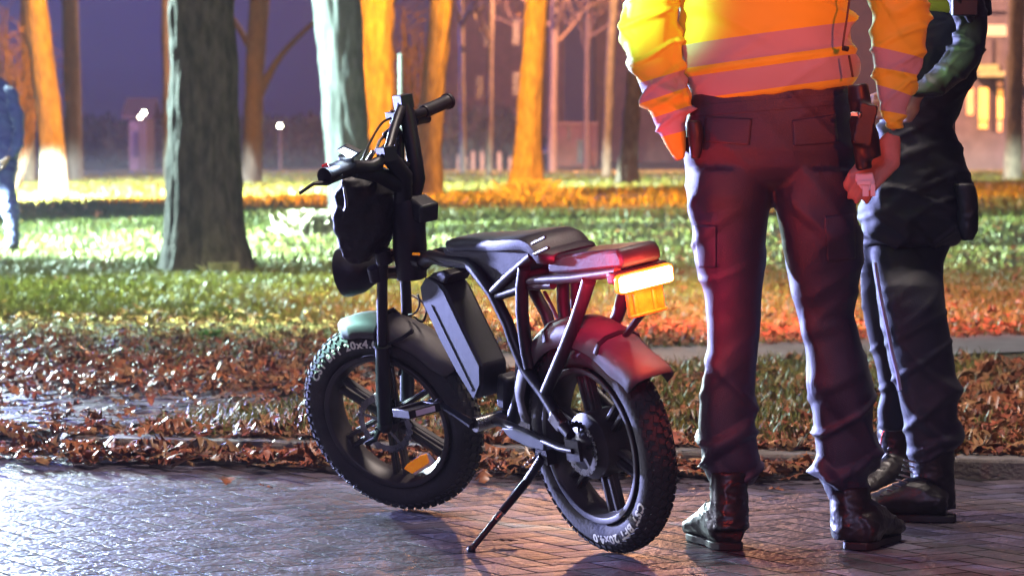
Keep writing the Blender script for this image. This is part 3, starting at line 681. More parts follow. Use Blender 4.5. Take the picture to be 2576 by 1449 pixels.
mass('hedge', 640, 840, 352, 150, 'low dark hedge behind the dark trunk and single far lamp', 3000, None, 'hedge', .5, 4)
mass('hedge', 1740, 2460, 330, 125, 'dark hedge running behind the two officers', 5100, None, 'hedge', .5, 5)
mass('far_woods', -400, 1130, 356, 230, 'dark mass of far trees and shrubs beyond the park', 12000, 'stuff', 'trees', .9, 6, 14)
# ================================================================== BIKE
RW, RT = .295, .052                        # wheel outer radius, tyre section radius
AZ, LEAN = R(212.83), R(10.51)
F_b = Vector((math.sin(AZ), -math.cos(AZ), 0)); 
L_b = Vector((math.cos(AZ)*math.cos(LEAN), math.sin(AZ)*math.cos(LEAN), -math.sin(LEAN))); U_b = F_b.cross(L_b)
CR = Vector((.2323, 7.945, RT+(RW-RT)*math.cos(LEAN)))
ORG = CR - U_b*RW
MBK = Matrix(((F_b.x,L_b.x,U_b.x,ORG.x),(F_b.y,L_b.y,U_b.y,ORG.y),(F_b.z,L_b.z,U_b.z,ORG.z),(0,0,0,1))); MBI = MBK.inverted()
AZ2, LEAN2 = R(239.6), R(20.7)
F_f = Vector((math.sin(AZ2), -math.cos(AZ2), 0))
L_f = Vector((math.cos(AZ2)*math.cos(LEAN2), math.sin(AZ2)*math.cos(LEAN2), -math.sin(LEAN2))); U_f = F_f.cross(L_f)
CF = Vector((-.3453, 8.879, RT+(RW-RT)*math.cos(LEAN2)))
bike = empty('fat_tyre_bike'); bike.matrix_world = MBK
tag(bike, 'black fat-tyre electric bike on its kickstand, its rear lamp glowing red and yellow', 'bicycle')
def B(x, y, lat=0): return MBI @ onplane(x, y, ORG + L_b*lat, L_b)          # photo point on the frame's side plane
def S(x, y, lat=0): return MBI @ onplane(x, y, CF + L_f*lat, L_f)           # photo point on the steering plane
T1 = lambda x, y: (1100+x/3.22, 1100+y/3.22); T2 = lambda x, y: (1100+x/3.22, 1500+y/3.22)
T3 = lambda x, y: (1800+x/3.22, 1200+y/3.22); T4 = lambda x, y: (1800+x/3.22, 1650+y/3.22)
T5 = lambda x, y: (1600+x/2.683, 800+y/2.683); T6 = lambda x, y: (1100+x/4.025, 350+y/4.025); T7 = lambda x, y: (1200+x/3.15, 650+y/3.15)
LFb = (MBI.to_3x3() @ L_f); FFb = (MBI.to_3x3() @ F_f); UFb = (MBI.to_3x3() @ U_f)
YA = Vector((0,1,0))

# ---- wheels
def wheel(M, label, letter_from, motor=False, refl=None):
    root = empty('wheel'); root.parent = bike; root.matrix_local = M; root['label'] = label
    # tyre carcass and knobs
    mb = MB(); R0 = RW-RT; n1, n2 = 96, 20; rc = RT-.007; vs = []
    for i in range(n1):
        a = 2*PI*i/n1
        for k in range(n2):
            b = 2*PI*k/n2; rr = R0+rc*math.cos(b)*(1.0 if math.cos(b) > 0 else .92); vs.append((rr*math.cos(a), rc*1.02*math.sin(b), rr*math.sin(a)))
    mb.add(vs, [(i*n2+k, i*n2+(k+1)%n2, ((i+1)%n1)*n2+(k+1)%n2, ((i+1)%n1)*n2+k) for i in range(n1) for k in range(n2)])
    N = 64
    for i in range(N):
        for (b, w_, l_, ph, hh) in ((.17,.014,.015,0,.0065),(-.17,.014,.015,.5,.0065),(.62,.015,.013,.5,.0065),(-.62,.015,.013,0,.0065),(1.02,.012,.016,0,.006),(-1.02,.012,.016,.5,.006)):
            a = 2*PI*(i+ph)/N; er = Vector((math.cos(a),0,math.sin(a))); ea = Vector((-math.sin(a),0,math.cos(a)))
            nrm = er*math.cos(b)+YA*math.sin(b); tb = -er*math.sin(b)+YA*math.cos(b)
            c = er*R0 + nrm*(rc+hh/2-.001); rot = .35*(1 if b > 0 else -1); x1 = ea*math.cos(rot)+tb*math.sin(rot); x2 = -ea*math.sin(rot)+tb*math.cos(rot)
            mb.box(c, (l_, w_, hh), (x1, x2, nrm))
    mb.build('tyre', M_rubber, root, auto=50)
    # rim barrel with raised lips
    mb = MB(); mb.lathe([(.203,-.043),(.209,-.043),(.209,-.036),(.197,-.033),(.186,-.012),(.186,.012),(.197,.033),(.209,.036),(.209,.043),(.203,.043),(.193,.040),(.181,.014),(.181,-.014),(.193,-.040),(.203,-.043)], 96)
    for s_ in range(6):
        a = R(33+60*s_ - (12 if motor else 0)); er = Vector((math.cos(a),0,math.sin(a))); ea = Vector((-math.sin(a),0,math.cos(a)))
        for d in (-1, 1):
            p0 = er*.035+ea*d*.014+YA*.0; p1 = er*.188+ea*d*.017
            for q in (p0, p1): pass
            c = (p0+p1)/2; ax = (p1-p0).normalized(); mb.box(c, ((p1-p0).length, .030, .011), (ax, YA, ax.cross(YA)))
            mb.box(c+YA*.0, ((p1-p0).length*.98, .012, .016), (ax, YA, ax.cross(YA)))
        mb.box(er*.186, (.012,.030,.048), (er, YA, ea))
    mb.build('rim', M_rim, root, bevel=.002)
    mb = MB()
    if motor: mb.lathe([(0,-.07),(.03,-.07),(.075,-.045),(.088,-.04),(.088,.04),(.075,.045),(.04,.058),(.018,.075),(0,.075)], 48)
    else: mb.lathe([(0,-.065),(.018,-.065),(.022,-.045),(.038,-.035),(.038,.035),(.022,.045),(.018,.065),(0,.065)], 40)
    mb.build('hub', M_rim, root)
    mb = MB(); rd = .088 if not motor else .07; yy = .047 if not motor else .066
    mb.lathe([(rd*.80,yy-.001),(rd,yy-.001),(rd,yy+.001),(rd*.80,yy+.001),(rd*.80,yy-.001)], 60)
    for k in range(24):
        a = 2*PI*k/24; er = Vector((math.cos(a),0,math.sin(a))); ea = Vector((-math.sin(a),0,math.cos(a)))
        mb.box(er*rd*1.01+YA*yy, (.006,.002,.012), (er, YA, ea))
    for k in range(5):
        a = 2*PI*k/5+.3; er = Vector((math.cos(a),0,math.sin(a))); ea = Vector((-math.sin(a),0,math.cos(a)))
        mb.box(er*rd*.6+ea*.006+YA*yy, (rd*.6,.002,.009), (er, YA, ea))
    mb.build('brake_disc', M_steel, root, smooth=False)
    # valve
    a = R(112); er = Vector((math.cos(a),0,math.sin(a))); mb = MB(); mb.tube([er*.185, er*.150+YA*.004], [.004,.0035], seg=8); mb.tube([er*.160+YA*.003, er*.148+YA*.0045], .0052, seg=8); mb.build('valve', M_plastic, root)
    # lettering wrapped on the side wall
    cu = bpy.data.curves.new('lettering', 'FONT'); cu.body = 'CST BFT 20x4.0'; cu.size = .0395; cu.offset = .0016; cu.extrude = .0; cu.resolution_u = 3; cu.space_character = 1.12
    to = bpy.data.objects.new('tmp_text', cu); C.objects.link(to); dg = bpy.context.evaluated_depsgraph_get(); dg.update()
    me = bpy.data.meshes.new_from_object(to.evaluated_get(dg)); bpy.data.objects.remove(to)
    bm = bmesh.new(); bm.from_mesh(me)
    long_ = [e for e in bm.edges if e.calc_length() > .006]
    bmesh.ops.subdivide_edges(bm, edges=long_, cuts=2, use_grid_fill=False); bmesh.ops.triangulate(bm, faces=bm.faces)
    for v in bm.verts:
        x, y = v.co.x*1.0, v.co.y*.80
        a = letter_from + x/(R0+.012); rr = R0 - .004 + y      # clockwise seen from the left
        rr_ = rr-R0; yy_ = math.sqrt(max(1e-6, rc*rc - rr_*rr_))*1.02 + .0016
        v.co = (rr*math.cos(a), yy_, rr*math.sin(a))
    bm.to_mesh(me); bm.free(); link('lettering', me, M_letter, root, False)
    if refl is not None:
        a = refl; er = Vector((math.cos(a),0,math.sin(a))); ea = Vector((-math.sin(a),0,math.cos(a)))
        mb = MB(); c = er*.152+YA*.030
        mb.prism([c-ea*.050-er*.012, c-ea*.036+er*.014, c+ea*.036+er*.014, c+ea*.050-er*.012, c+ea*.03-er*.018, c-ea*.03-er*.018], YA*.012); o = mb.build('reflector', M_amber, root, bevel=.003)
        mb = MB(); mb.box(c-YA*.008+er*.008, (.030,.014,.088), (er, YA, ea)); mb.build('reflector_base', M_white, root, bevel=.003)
    return root
MR = Matrix.Translation((0,0,RW))
rx_ = MR.inverted() @ B(2408, 1893, .05); a_rear = math.atan2(rx_.z, rx_.x)
wheel(MR, 'rear wheel with hub motor and printed fat tyre', a_rear, True)
cfl = MBI @ CF
MF = Matrix(((FFb.x,LFb.x,UFb.x,cfl.x),(FFb.y,LFb.y,UFb.y,cfl.y),(FFb.z,LFb.z,UFb.z,cfl.z),(0,0,0,1)))
tx = MF.inverted() @ S(1202, 1432, .035); a_front = math.atan2(tx.z, tx.x)
rx = MF.inverted() @ S(*T2(1600, 870), .03); a_ref = math.atan2(rx.z, rx.x)
wheel(MF, 'front wheel with amber wheel reflector', a_front, False, a_ref)

def bt(name, m, *chains, parent=bike, **kw):
    mb = MB()
    for pts, r_ in chains: mb.tube(pts, r_, **kw)
    return mb.build(name, m, parent)
# ---- frame
lr = .062
def both(pts):      # mirror a left-hand chain to the right-hand side
    return pts, [Vector((p.x, -p.y, p.z)) for p in pts]
mb = MB()
head_lo, head_hi = B(*T7(1120,1180), 0), B(*T7(1090,330), 0)
top = [B(1590,985,0), B(*T5(60,450),.02), B(*T5(250,488),.04), B(*T5(440,518),.05), B(*T5(500,570),.055), B(*T5(690,820),.06), B(*T5(845,1130),.062), B(*T3(430,255),.062), B(*T3(575,600),.064), B(*T3(800,900),.066), B(*T3(1040,1310),.085), B(2150,1640,.09)]
for ch in both(top): mb.tube(ch, [.020,.020,.018,.0165,.0165,.0165,.0165,.0165,.017,.017,.016,.014], seg=12)
for ch in both([B(*T5(690,810),.06), B(*T5(850,650),.06), B(*T5(1000,520),.06), B(*T5(1090,440),.06)]): mb.tube(ch, .014, seg=10)
for ch in both([B(*T5(740,850),.06), B(*T5(900,800),.055), B(*T5(1060,740),.055), B(*T5(1300,735),.055)]): mb.tube(ch, .012, seg=8)
for ch in both([B(*T5(1010,560),.066), B(*T5(985,760),.066), B(*T5(985,1000),.066), B(*T5(1005,1200),.066), B(*T3(600,430),.066), B(*T3(640,600),.066)]): mb.tube(ch, .0175, seg=12)
for ch in both([B(*T5(1060,690),.06), B(*T5(1500,665),.06), B(*T5(1800,625),.06), B(*T5(1950,605),.06)]): mb.tube(ch, .013, seg=10)
for ch in both([B(*T5(1660,690),.064), B(*T5(1610,860),.066), B(*T3(1180,60),.07), B(*T3(1010,480),.07), B(*T3(830,890),.07)]): mb.tube(ch, [.019,.018,.017,.017,.016], seg=12)
mb.tube([B(*T5(1530,690),-.06), B(*T5(1530,960),-.06)], .016, seg=10)
for t_ in (0,): 
    a_, b_2 = B(*T5(690,820),.06), B(*T5(1040,640),.06); mb.tube([Vector((a_.x,-.06,a_.z)), Vector((a_.x,.06,a_.z))], .014, seg=8); mb.tube([Vector((b_2.x,-.06,b_2.z)), Vector((b_2.x,.06,b_2.z))], .012, seg=8)
mb.prism([B(*T5(700,800),.05), B(*T5(1000,560),.05), B(*T5(1040,800),.05), B(*T5(780,850),.05)], Vector((0,.006,0)))
# seat tube behind the battery and chain stays
mb.tube([B(*T3(560,600),.0)+Vector((0,0,.02)), B(*T3(530,900),0), B(*T3(430,1230),0)], .02, seg=12)
bb = B(1892, 1572, 0)
for sg in (1,-1): mb.tube([bb+Vector((0,.03*sg,0)), bb+Vector((-.14,.062*sg,-.0)), Vector((.06,.085*sg,RW)), Vector((-.005,.09*sg,RW))], [.016,.014,.013,.012], seg=10, flat=.7)
for sg in (1,-1): mb.box(Vector((.0,.088*sg,RW)), (.06,.010,.055))
mb.build('frame', M_paint, bike, auto=60)
# head tube column
mb = MB(); mb.tube([B(*T7(1110,1240),0), B(*T7(1085,900),0), B(*T7(1075,560),0), B(*T7(1050,300),0)], [.042,.048,.046,.038], seg=20)
mb.tube([B(*T7(1075,1000),0), B(1600,985,0)], .026, seg=12)
mb.build('head_tube', M_paint, bike)
# down tube / battery
lat = .046
prof = [T1(1570,-60), T1(1600,120), T1(1800,560), T1(2010,960), T1(2220,1300), T1(2290,1120), T1(2285,900), T1(2060,440), T1(1850,0), T5(150,735), T5(90,690), T5(20,660)]
pl = [B(*p, lat) for p in prof]
mb = MB(); mb.prism(pl, Vector((0,.004,0))); mb.build('battery_side_plate', M_alu, bike, bevel=.0015, smooth=False)
mb = MB(); a0, a1 = B(*T1(1690,170),lat+.004), B(*T1(2190,1190),lat+.004); ax = (a1-a0).normalized(); mb.box((a0+a1)/2, ((a1-a0).length,.005,.010), (ax, YA, ax.cross(YA))); mb.build('battery_rail', M_alu, bike, smooth=False)
cen = sum(pl, Vector())/len(pl)
mb = MB(); mb.prism([cen+(p-cen)*1.02 for p in pl], Vector((0,-.088,0))); 
o = mb.build('battery', M_plastic, bike, bevel=.010)
mb = MB(); capp = [B(*T5(20,650),lat), B(*T5(60,620),lat), B(*T5(150,600),lat), B(*T5(230,640),lat), B(*T5(180,740),lat)]
mb.prism([p+Vector((0,-.002,0)) for p in capp], Vector((0,-.084,0))); mb.build('battery_cap', M_plastic, bike, bevel=.008)
mb = MB(); q0 = B(*T1(2170,420),-.03); q1 = B(*T1(2330,385),-.06); mb.tube([q0,q1], .0022, seg=6); mb.build('battery_latch', M_steel, bike)
# motor controller box low behind the battery
mb = MB(); c0 = B(1905, 1480, 0); mb.box(c0+Vector((.01,-.02,.0)), (.05,.06,.10), (Vector((.95,0,.3)).normalized(), YA, Vector((-.3,0,.95)).normalized())); mb.build('controller_box', M_plastic, bike, bevel=.012)
# ---- seat
sw = .115
def seat_sec(x, zt, zb, w_, rd=.5):
    out_ = []
    for k in range(16):
        a = 2*PI*k/16; cy = math.copysign(abs(math.cos(a))**rd, math.cos(a)); cz = math.copysign(abs(math.sin(a))**rd, math.sin(a))
        out_.append(Vector((x, cy*w_, (zt+zb)/2+cz*(zt-zb)/2)))
    return out_
def loft(secs, name, m, parent=bike, auto=50, **k):
    mb = MB(); n = len(secs[0]); vs = [p for s_ in secs for p in s_]
    fs = [(i*n+j, i*n+(j+1)%n, (i+1)*n+(j+1)%n, (i+1)*n+j) for i in range(len(secs)-1) for j in range(n)]
    fs += [tuple(range(n)), tuple((len(secs)-1)*n+j for j in range(n))[::-1]]; mb.add(vs, fs); return mb.build(name, m, parent, auto=auto, **k)
def zat(x, tab):
    return float(np.interp(x, [t[0] for t in tab], [t[1] for t in tab]))
x_f, x_r = B(*T5(165,330), .058).x, B(*T5(1235,420), .082).x
def half_w(x): return .058+.030*smooth01(.25, .75, (x_f-x)/(x_f-x_r))
far_top = [(-300,185),(0,182),(240,172),(400,160),(700,166),(1000,172),(1180,168),(1300,142),(1400,130),(1480,132),(1560,175),(1620,260),(1650,350)]
top_tab = sorted((B(*T5(x, y), -.080).x, B(*T5(x, y), -.080).z) for x, y in far_top)
bot_tab = sorted((B(*T5(x, y), .075).x, B(*T5(x, y), .075).z) for x, y in ((165,425),(400,395),(700,380),(1000,375),(1240,450),(1400,480)))
secs = []; NS = 34
for i in range(NS+1):
    t = i/NS; x = x_f+(x_r-x_f)*t; w_ = half_w(x); e_ = min(1, math.sqrt(max(.02, 1-(1-min(1, t/.10))**2))); e2 = min(1, math.sqrt(max(.02, 1-(1-min(1, (1-t)/.08))**2))); ee = min(e_, e2)
    zt, zb_ = zat(x, top_tab)-.006, zat(x, bot_tab); mid = (zt+zb_)/2; h_ = max(.02, (zt-zb_)/2)*(.55+.45*ee)
    r_ = .45; secs.append(seat_sec(x, mid+h_, mid-h_, w_*(.72+.28*ee), r_))
loft(secs, 'seat', M_seat)
mb = MB(); sp_ = [(175,360),(700,330),(1040,320),(1200,380),(1000,520),(690,800),(560,640),(440,500),(200,440)]
pl = [B(*T5(*p), .050) for p in sp_]; mb.prism(pl, Vector((0,-.10,0))); mb.build('seat_base', M_seatside, bike, bevel=.006, smooth=False)
for (a_, b_2) in (((1090,320),(1220,255)),((1110,425),(1255,360))):
    mb = MB(); mb.tube([B(*T5(*a_),.090), B(*T5(*b_2),.090)], .0045, seg=8); mb.build('seat_piping', M_steel, bike)
# ---- tail deck, lamp and bracket
mb = MB(); dk = [(1240,450),(1400,425),(1600,405),(1940,375),(1990,470),(2000,570),(1500,620),(1240,630)]
mb.prism([B(*T5(*p), .062) for p in dk], Vector((0,-.124,0))); mb.build('tail_deck', M_plastic, bike, bevel=.010)
# lamp bar: runs across the bike behind the deck
c = B(*T5(2190,670), 0); XA, ZA = Vector((1,0,.1)).normalized(), Vector((-.1,0,1)).normalized()
mb = MB(); mb.box(c+Vector((-.012,0,0)), (.034,.172,.050), (XA, YA, ZA)); tlm = mb.build('tail_light', M_tailo, bike, bevel=.012)
mb = MB(); mb.box(c+Vector((-.026,.004,0)), (.018,.160,.040), (XA, YA, ZA)); mb.build('lit_core', M_tail, tlm, bevel=.007)
mb = MB(); mb.box(c+Vector((.012,0,.016)), (.03,.172,.03)); mb.build('tail_light_housing', M_plastic, bike, bevel=.006)
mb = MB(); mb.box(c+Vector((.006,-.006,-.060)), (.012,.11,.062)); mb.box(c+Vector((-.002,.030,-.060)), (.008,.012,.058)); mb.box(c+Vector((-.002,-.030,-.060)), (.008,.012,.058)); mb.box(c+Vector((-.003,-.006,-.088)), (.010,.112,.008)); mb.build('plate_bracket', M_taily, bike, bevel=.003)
mb = MB(); mb.tube([c+Vector((.012,0,-.085)), B(*T5(2040,1240), 0)], [.015,.013], seg=10, flat=.5); mb.build('fender_strut', M_paint, bike)
pw = bpy.data.lights.new('tail_lamp_glow', 'POINT'); pw.energy = 9; pw.color = (1,.06,.03); pw.shadow_soft_size = .06
lo = bpy.data.objects.new('tail_lamp_glow', pw); C.objects.link(lo); lo.location = MBK @ (c+Vector((-.09,0,0)))
p2_ = bpy.data.lights.new('tail_side_fill', 'SPOT'); p2_.energy = 30; p2_.color = (1,.03,.05); p2_.shadow_soft_size = .03; p2_.spot_size = R(84); p2_.spot_blend = .8  # added spot beside the deck, reddens its left face
lo = bpy.data.objects.new('tail_side_fill', p2_); C.objects.link(lo); q0 = MBK @ (c+Vector((-.02,.20,.03))); q1 = MBK @ (c+Vector((.10,.04,.03)))
lo.location = q0; lo.rotation_euler = (q1-q0).to_track_quat('-Z', 'Y').to_euler()
# ---- fenders
def fender(M, name, a0, a1, rad, wd, parent=bike, tip=0, m=M_fend, dp=1.0):
    n = 40; V = []; prof = [(-1,-.052),(-.985,-.022),(-.90,.000),(-.6,.013),(0,.018),(.6,.013),(.90,.000),(.985,-.022),(1,-.052)]; k = len(prof)
    for i in range(n+1):
        t = i/n; a = a0+(a1-a0)*t; w_ = wd*min(1, .62+3.2*t, .62+3.2*(1-t) if not tip else 9)
        for (s_, d) in prof:
            rr = rad+(d*dp if d < 0 else d) + (.03*smooth01(.86, 1, t) if tip else 0); V.append(M @ Vector((rr*math.cos(a), s_*w_/2, rr*math.sin(a))))
    F = [(i*k+j, i*k+j+1, (i+1)*k+j+1, (i+1)*k+j) for i in range(n) for j in range(k-1)]
    mb = MB().add(V, F); o = mb.build(name, m, parent, auto=80); s = o.modifiers.new('thick', 'SOLIDIFY'); s.thickness = .003; return o
fender(MR, 'rear_fender', R(8), R(147), .320, .128, tip=1)
mb = MB()
for a_d in (72, 118):
    er = Vector((math.cos(R(a_d)),0,math.sin(R(a_d)))); ea = Vector((-er.z,0,er.x))
    pts = [MR @ (er*(.322+d)+YA*s_*.066) for s_, d in ((-1.02,-.03),(-.95,-.002),(-.6,.013),(0,.019),(.6,.013),(.95,-.002),(1.02,-.03))]
    mb = MB(); mb.tube(pts, .008, seg=6, flat=.4, up=(er.x,0,er.z)); mb.build('fender_stay', M_plastic, bike)
f0 = MF.inverted() @ S(*T1(600,400), 0); f1 = MF.inverted() @ S(*T1(2000,930), 0)
A0, A1 = math.atan2(f0.z, f0.x), math.atan2(f1.z, f1.x)
fender(MF, 'front_fender', A0+R(2), A1, .307, .118, dp=.65)
mb = MB()
for a_d in (math.degrees((A0*.62+A1*.38)), ):
    er = Vector((math.cos(R(a_d)),0,math.sin(R(a_d))))
    mb.tube([MF @ (er*(.312+d)+YA*s_*.064) for s_, d in ((-1.05,-.10),(-1.0,-.01),(-.6,.014),(0,.020),(.6,.014),(1.0,-.01),(1.05,-.10))], .009, seg=6, flat=.4)
mb.tube([S(*T1(1190,620),.075), S(*T1(1330,560),.08), S(*T1(1470,470),.07)], .006, seg=6)
mb.build('front_fender_bracket', M_plastic, bike)
# ---- fork
hub_l, hub_r = MF @ Vector((0,.078,0)), MF @ Vector((0,-.078,0))
l_top, r_top = S(*T7(770,960),.078), S(*T7(1010,960),-.078)
l_low = S(*T2(1130,330),.078); l_mid = S(*T1(1100,640),.078)
r_mid = S(*T1(1400,500),-.078); r_low = MF @ Vector((0,-.078,-.01))
for nm, ch, rr in (('fork_leg', [l_top, S(*T1(1095,0),.078), l_mid], [.0155]*3), ('fork_leg', [r_top, S(*T1(1385,0),-.078), r_mid], [.0155]*3)):
    mb = MB(); mb.tube(ch, rr, seg=16); lower = [l_mid, S(*T1(1105,1100),.078), l_low] if ch[0] is l_top else [r_mid, r_low]
    mb.tube(lower, [.0215]*len(lower), seg=16); mb.tube([lower[0]+(lower[1]-lower[0])*.0, lower[0]+(lower[1]-lower[0])*.05], .026, seg=16)
    mb.build(nm, M_paint, bike, auto=40)
mb = MB()
for q in (l_low, r_low): mb.ball(q, .024)
mb.tube([MF @ Vector((0,.092,0)), MF @ Vector((0,-.092,0))], .009, seg=12)
mb.tube([MF @ Vector((0,.088,-.005)), MF @ Vector((-.0,.112,-.02)), MF @ Vector((.03,.115,-.035))], .008, seg=8)
mb.build('front_axle', M_plastic, bike)
mb = MB()   # crowns (two clamps)
for (pl_, pr_) in ((S(*T7(690,1200),.078), S(*T7(1010,1180),-.078)), (S(*T7(770,1000),.078), S(*T7(1010,960),-.078))):
    mb.tube([pl_, pr_], [.026,.026], seg=8, flat=.7); 
    for q in (pl_, pr_): mb.tube([q-UFb*.02, q+UFb*.02], .024, seg=14)
mb.build('fork_crown', M_paint, bike, bevel=.002)
# ---- risers, handlebar, grips
rl_top, rr_top = S(*T6(1440,930),.11), S(*T6(1690,140),-.11)
st = S(*T6(1860,1500),0); 
mb = MB()
mb.tube([S(*T7(1080,420),-.03), S(*T6(1900,1300),-.05), S(*T6(1830,800),-.08), S(*T6(1750,350),-.10), rr_top], [.026,.024,.022,.022,.022], seg=14)
mb.tube([S(*T7(1000,380),.03), S(*T6(1700,1250),.05), S(*T6(1560,1080),.08), rl_top], [.026,.024,.023,.023], seg=14)
mb.tube([S(*T7(1040,480),0), S(*T7(1020,900),0)], .03, seg=14)
mb.tube([S(*T6(1640,620),-.08), S(*T6(1650,1300),-.02)], .012, seg=10)
mb.tube([S(*T6(950,1190),.20), S(*T6(1300,1230),.12), S(*T6(1720,1420),.03)], [.018,.024,.028], seg=12)
for q in (rl_top, rr_top): mb.box(q, (.045,.04,.04))
mb.tube([S(*T6(1620,1010),.06), S(*T6(1760,1090),.0)], .007, seg=8)
mb.build('handlebar_stem', M_paint, bike)
gl0, gl1 = S(*T6(900,1130),.24), S(*T6(500,1270),.36)
gr0, gr1 = S(*T6(2000,290),-.24), S(*T6(2370,130),-.36)
bar = [gl0, S(*T6(1180,1130),.17), S(*T6(1420,960),.12), S(*T6(1560,520),0), S(*T6(1690,200),-.11), S(*T6(1830,330),-.17), gr0]
mb = MB(); mb.tube(bar, .0135, seg=14, curve=5); mb.tube([gl0, gl0.lerp(gl1,.3)], .0135, seg=12); mb.tube([gr0, gr0.lerp(gr1,.3)], .0135, seg=12); mb.tube(bar[:2]+[S(*T6(1330,1060),.14)], .019, seg=12); mb.build('handlebar', M_paint, bike)
for a_, b_2 in ((gl0, gl1), (gr0, gr1)):
    mb = MB(); ax = (b_2-a_); 
    N = 15; pts = []; rs = []
    for i in range(N*2): t = i/(N*2-1); pts.append(a_+ax*(t*1.0)); rs.append((.0195 if i % 2 else .0178)*(1.0+.12*smooth01(.8,1,t)))
    mb.tube(pts, rs, seg=16); mb.tube([b_2-ax*.06, b_2+ax*.02, b_2+ax*.035], [.024,.024,.017], seg=16); mb.build('grip', M_rubber if False else M_plastic, bike, auto=60)
# brake levers with reservoirs
mb = MB(); a_ = S(*T6(1930,390),-.22); mb.tube([S(*T6(1840,420),-.18), a_, S(*T6(2060,400),-.27)], [.017,.018,.012], seg=10); mb.build('switch_housing', M_plastic, bike)
mb = MB(); mb.tube([gl0.lerp(gl1,.55)+UFb*-.012, gl1+UFb*-.018, S(*T6(330,1380),.40), S(*T6(110,1530),.43)], [.020,.014,.008,.0085], seg=10, flat=.6); mb.build('brake_lever', M_plastic, bike)
mb = MB(); mb.tube([S(*T6(1640,540),-.07), S(*T6(1560,590),-.06), S(*T6(1400,660),-.05)], [.016,.019,.010], seg=12); mb.tube([S(*T6(1560,380),-.08), S(*T6(1640,450),-.09)], .022, seg=10); mb.box(S(*T6(1600,330),-.09), (.05,.05,.02)); mb.build('brake_lever', M_plastic, bike, bevel=.002)
mb = MB(); mb.tube([S(*T6(1512,270),-.08), S(*T6(1518,350),-.08)], .004, seg=8); mb.tube([S(*T6(1580,705),-.05), S(*T6(1580,980),-.05)], .004, seg=8); mb.build('bolt', M_steel, bike)
mb = MB(); mb.tube([S(*T6(560,1110),.33), S(*T6(470,1150),.34)], .010, seg=10); mb.build('horn_button', M_redref, bike)
# control block under the display
mb = MB(); mb.tube([S(*T6(640,1180),.30), S(*T6(760,1160),.26), S(*T6(900,1160),.22)], [.026,.034,.026], seg=12, flat=.8); mb.tube([S(*T6(830,1100),.24), S(*T6(820,960),.24)], .022, seg=10)
mb.build('control_block', M_plastic, bike)
# display
q = [S(*T6(x, y), .24) for x, y in ((716,872),(800,826),(986,910),(890,990))]
cc = sum(q, Vector())/4; nn = (q[1]-q[0]).cross(q[3]-q[0]).normalized(); vdir = (MBI @ CAMP - cc).normalized(); nn = nn if nn.dot(vdir) > 0 else -nn
mb = MB(); mb.prism([p+nn*.004 for p in q], nn*.001); mb.build('display_screen', M_screen, bike, smooth=False)
dl = bpy.data.lights.new('display_glow', 'POINT'); dl.energy = 1.6; dl.color = (.5,.7,1); dl.shadow_soft_size = .03
do = bpy.data.objects.new('display_glow', dl); C.objects.link(do); do.location = MBK @ (cc+nn*.06)
mb = MB(); mb.prism([cc+(p-cc)*1.34+nn*.0015 for p in q], nn*-.022); mb.build('display_housing', M_plastic, bike, bevel=.004)
# cables
mb = MB(); mb.tube([S(*T6(1510,385),-.07), S(*T6(1380,450),-.05), S(*T6(1270,600),0), S(*T6(1140,850),.08), S(*T6(1040,1110),.14), S(*T6(1030,1250),.14)], .0035, seg=6, curve=5); mb.build('cable', M_cable, bike)
mb = MB(); mb.tube([S(*T6(1400,660),-.05), S(*T6(1330,740),-.02), S(*T6(1280,860),.02), S(*T6(1180,1010),.07), S(*T6(1070,1160),.12)], .0042, seg=6, curve=5); mb.build('cable', M_cable, bike)
mb = MB(); mb.tube([S(*T6(1570,705),-.04), S(*T6(1430,780),-.01), S(*T6(1290,880),.03)], .0035, seg=6, curve=5); mb.build('cable', M_cable, bike)
mb = MB(); mb.tube([S(*T1(1450,40),0), S(*T1(1570,110),.0), S(*T1(1630,220),0), S(*T1(1590,360),0), S(*T1(1480,300),-.02)], .0034, seg=6, curve=5); mb.build('cable', M_cable, bike)
mb = MB(); mb.tube([S(*T1(1530,30),.02), S(*T1(1550,150),.02), S(*T1(1500,250),0), S(*T1(1420,280),-.02)], .003, seg=6, curve=5); mb.build('cable', M_cable, bike)
mb = MB(); mb.tube([B(*T5(60,480),.05), B(*T5(160,525),.05), B(*T5(280,545),.05)], .006, seg=6, curve=4); mb.build('cable', M_cable, bike)
mb = MB(); mb.tube([S(*T1(1220,920),.05), S(*T1(1250,1100),.05), S(*T1(1270,1400),.05), S(*T2(1290,240),.05)], .004, seg=6, curve=4); mb.build('cable', M_cable, bike)
mb = MB(); mb.tube([B(*T5(1210,800),0), B(*T5(1290,960),0), B(*T5(1350,1090),0)], .005, seg=6, curve=4); mb.build('cable', M_cable, bike)
mb = MB()
for i in range(9):
    t = i/8; p = S(*T6(1225-150*t, 895+260*t), .05+.07*t); mb.ball(p, .0055, 8)
mb.build('cable_spiral', M_steel, bike)
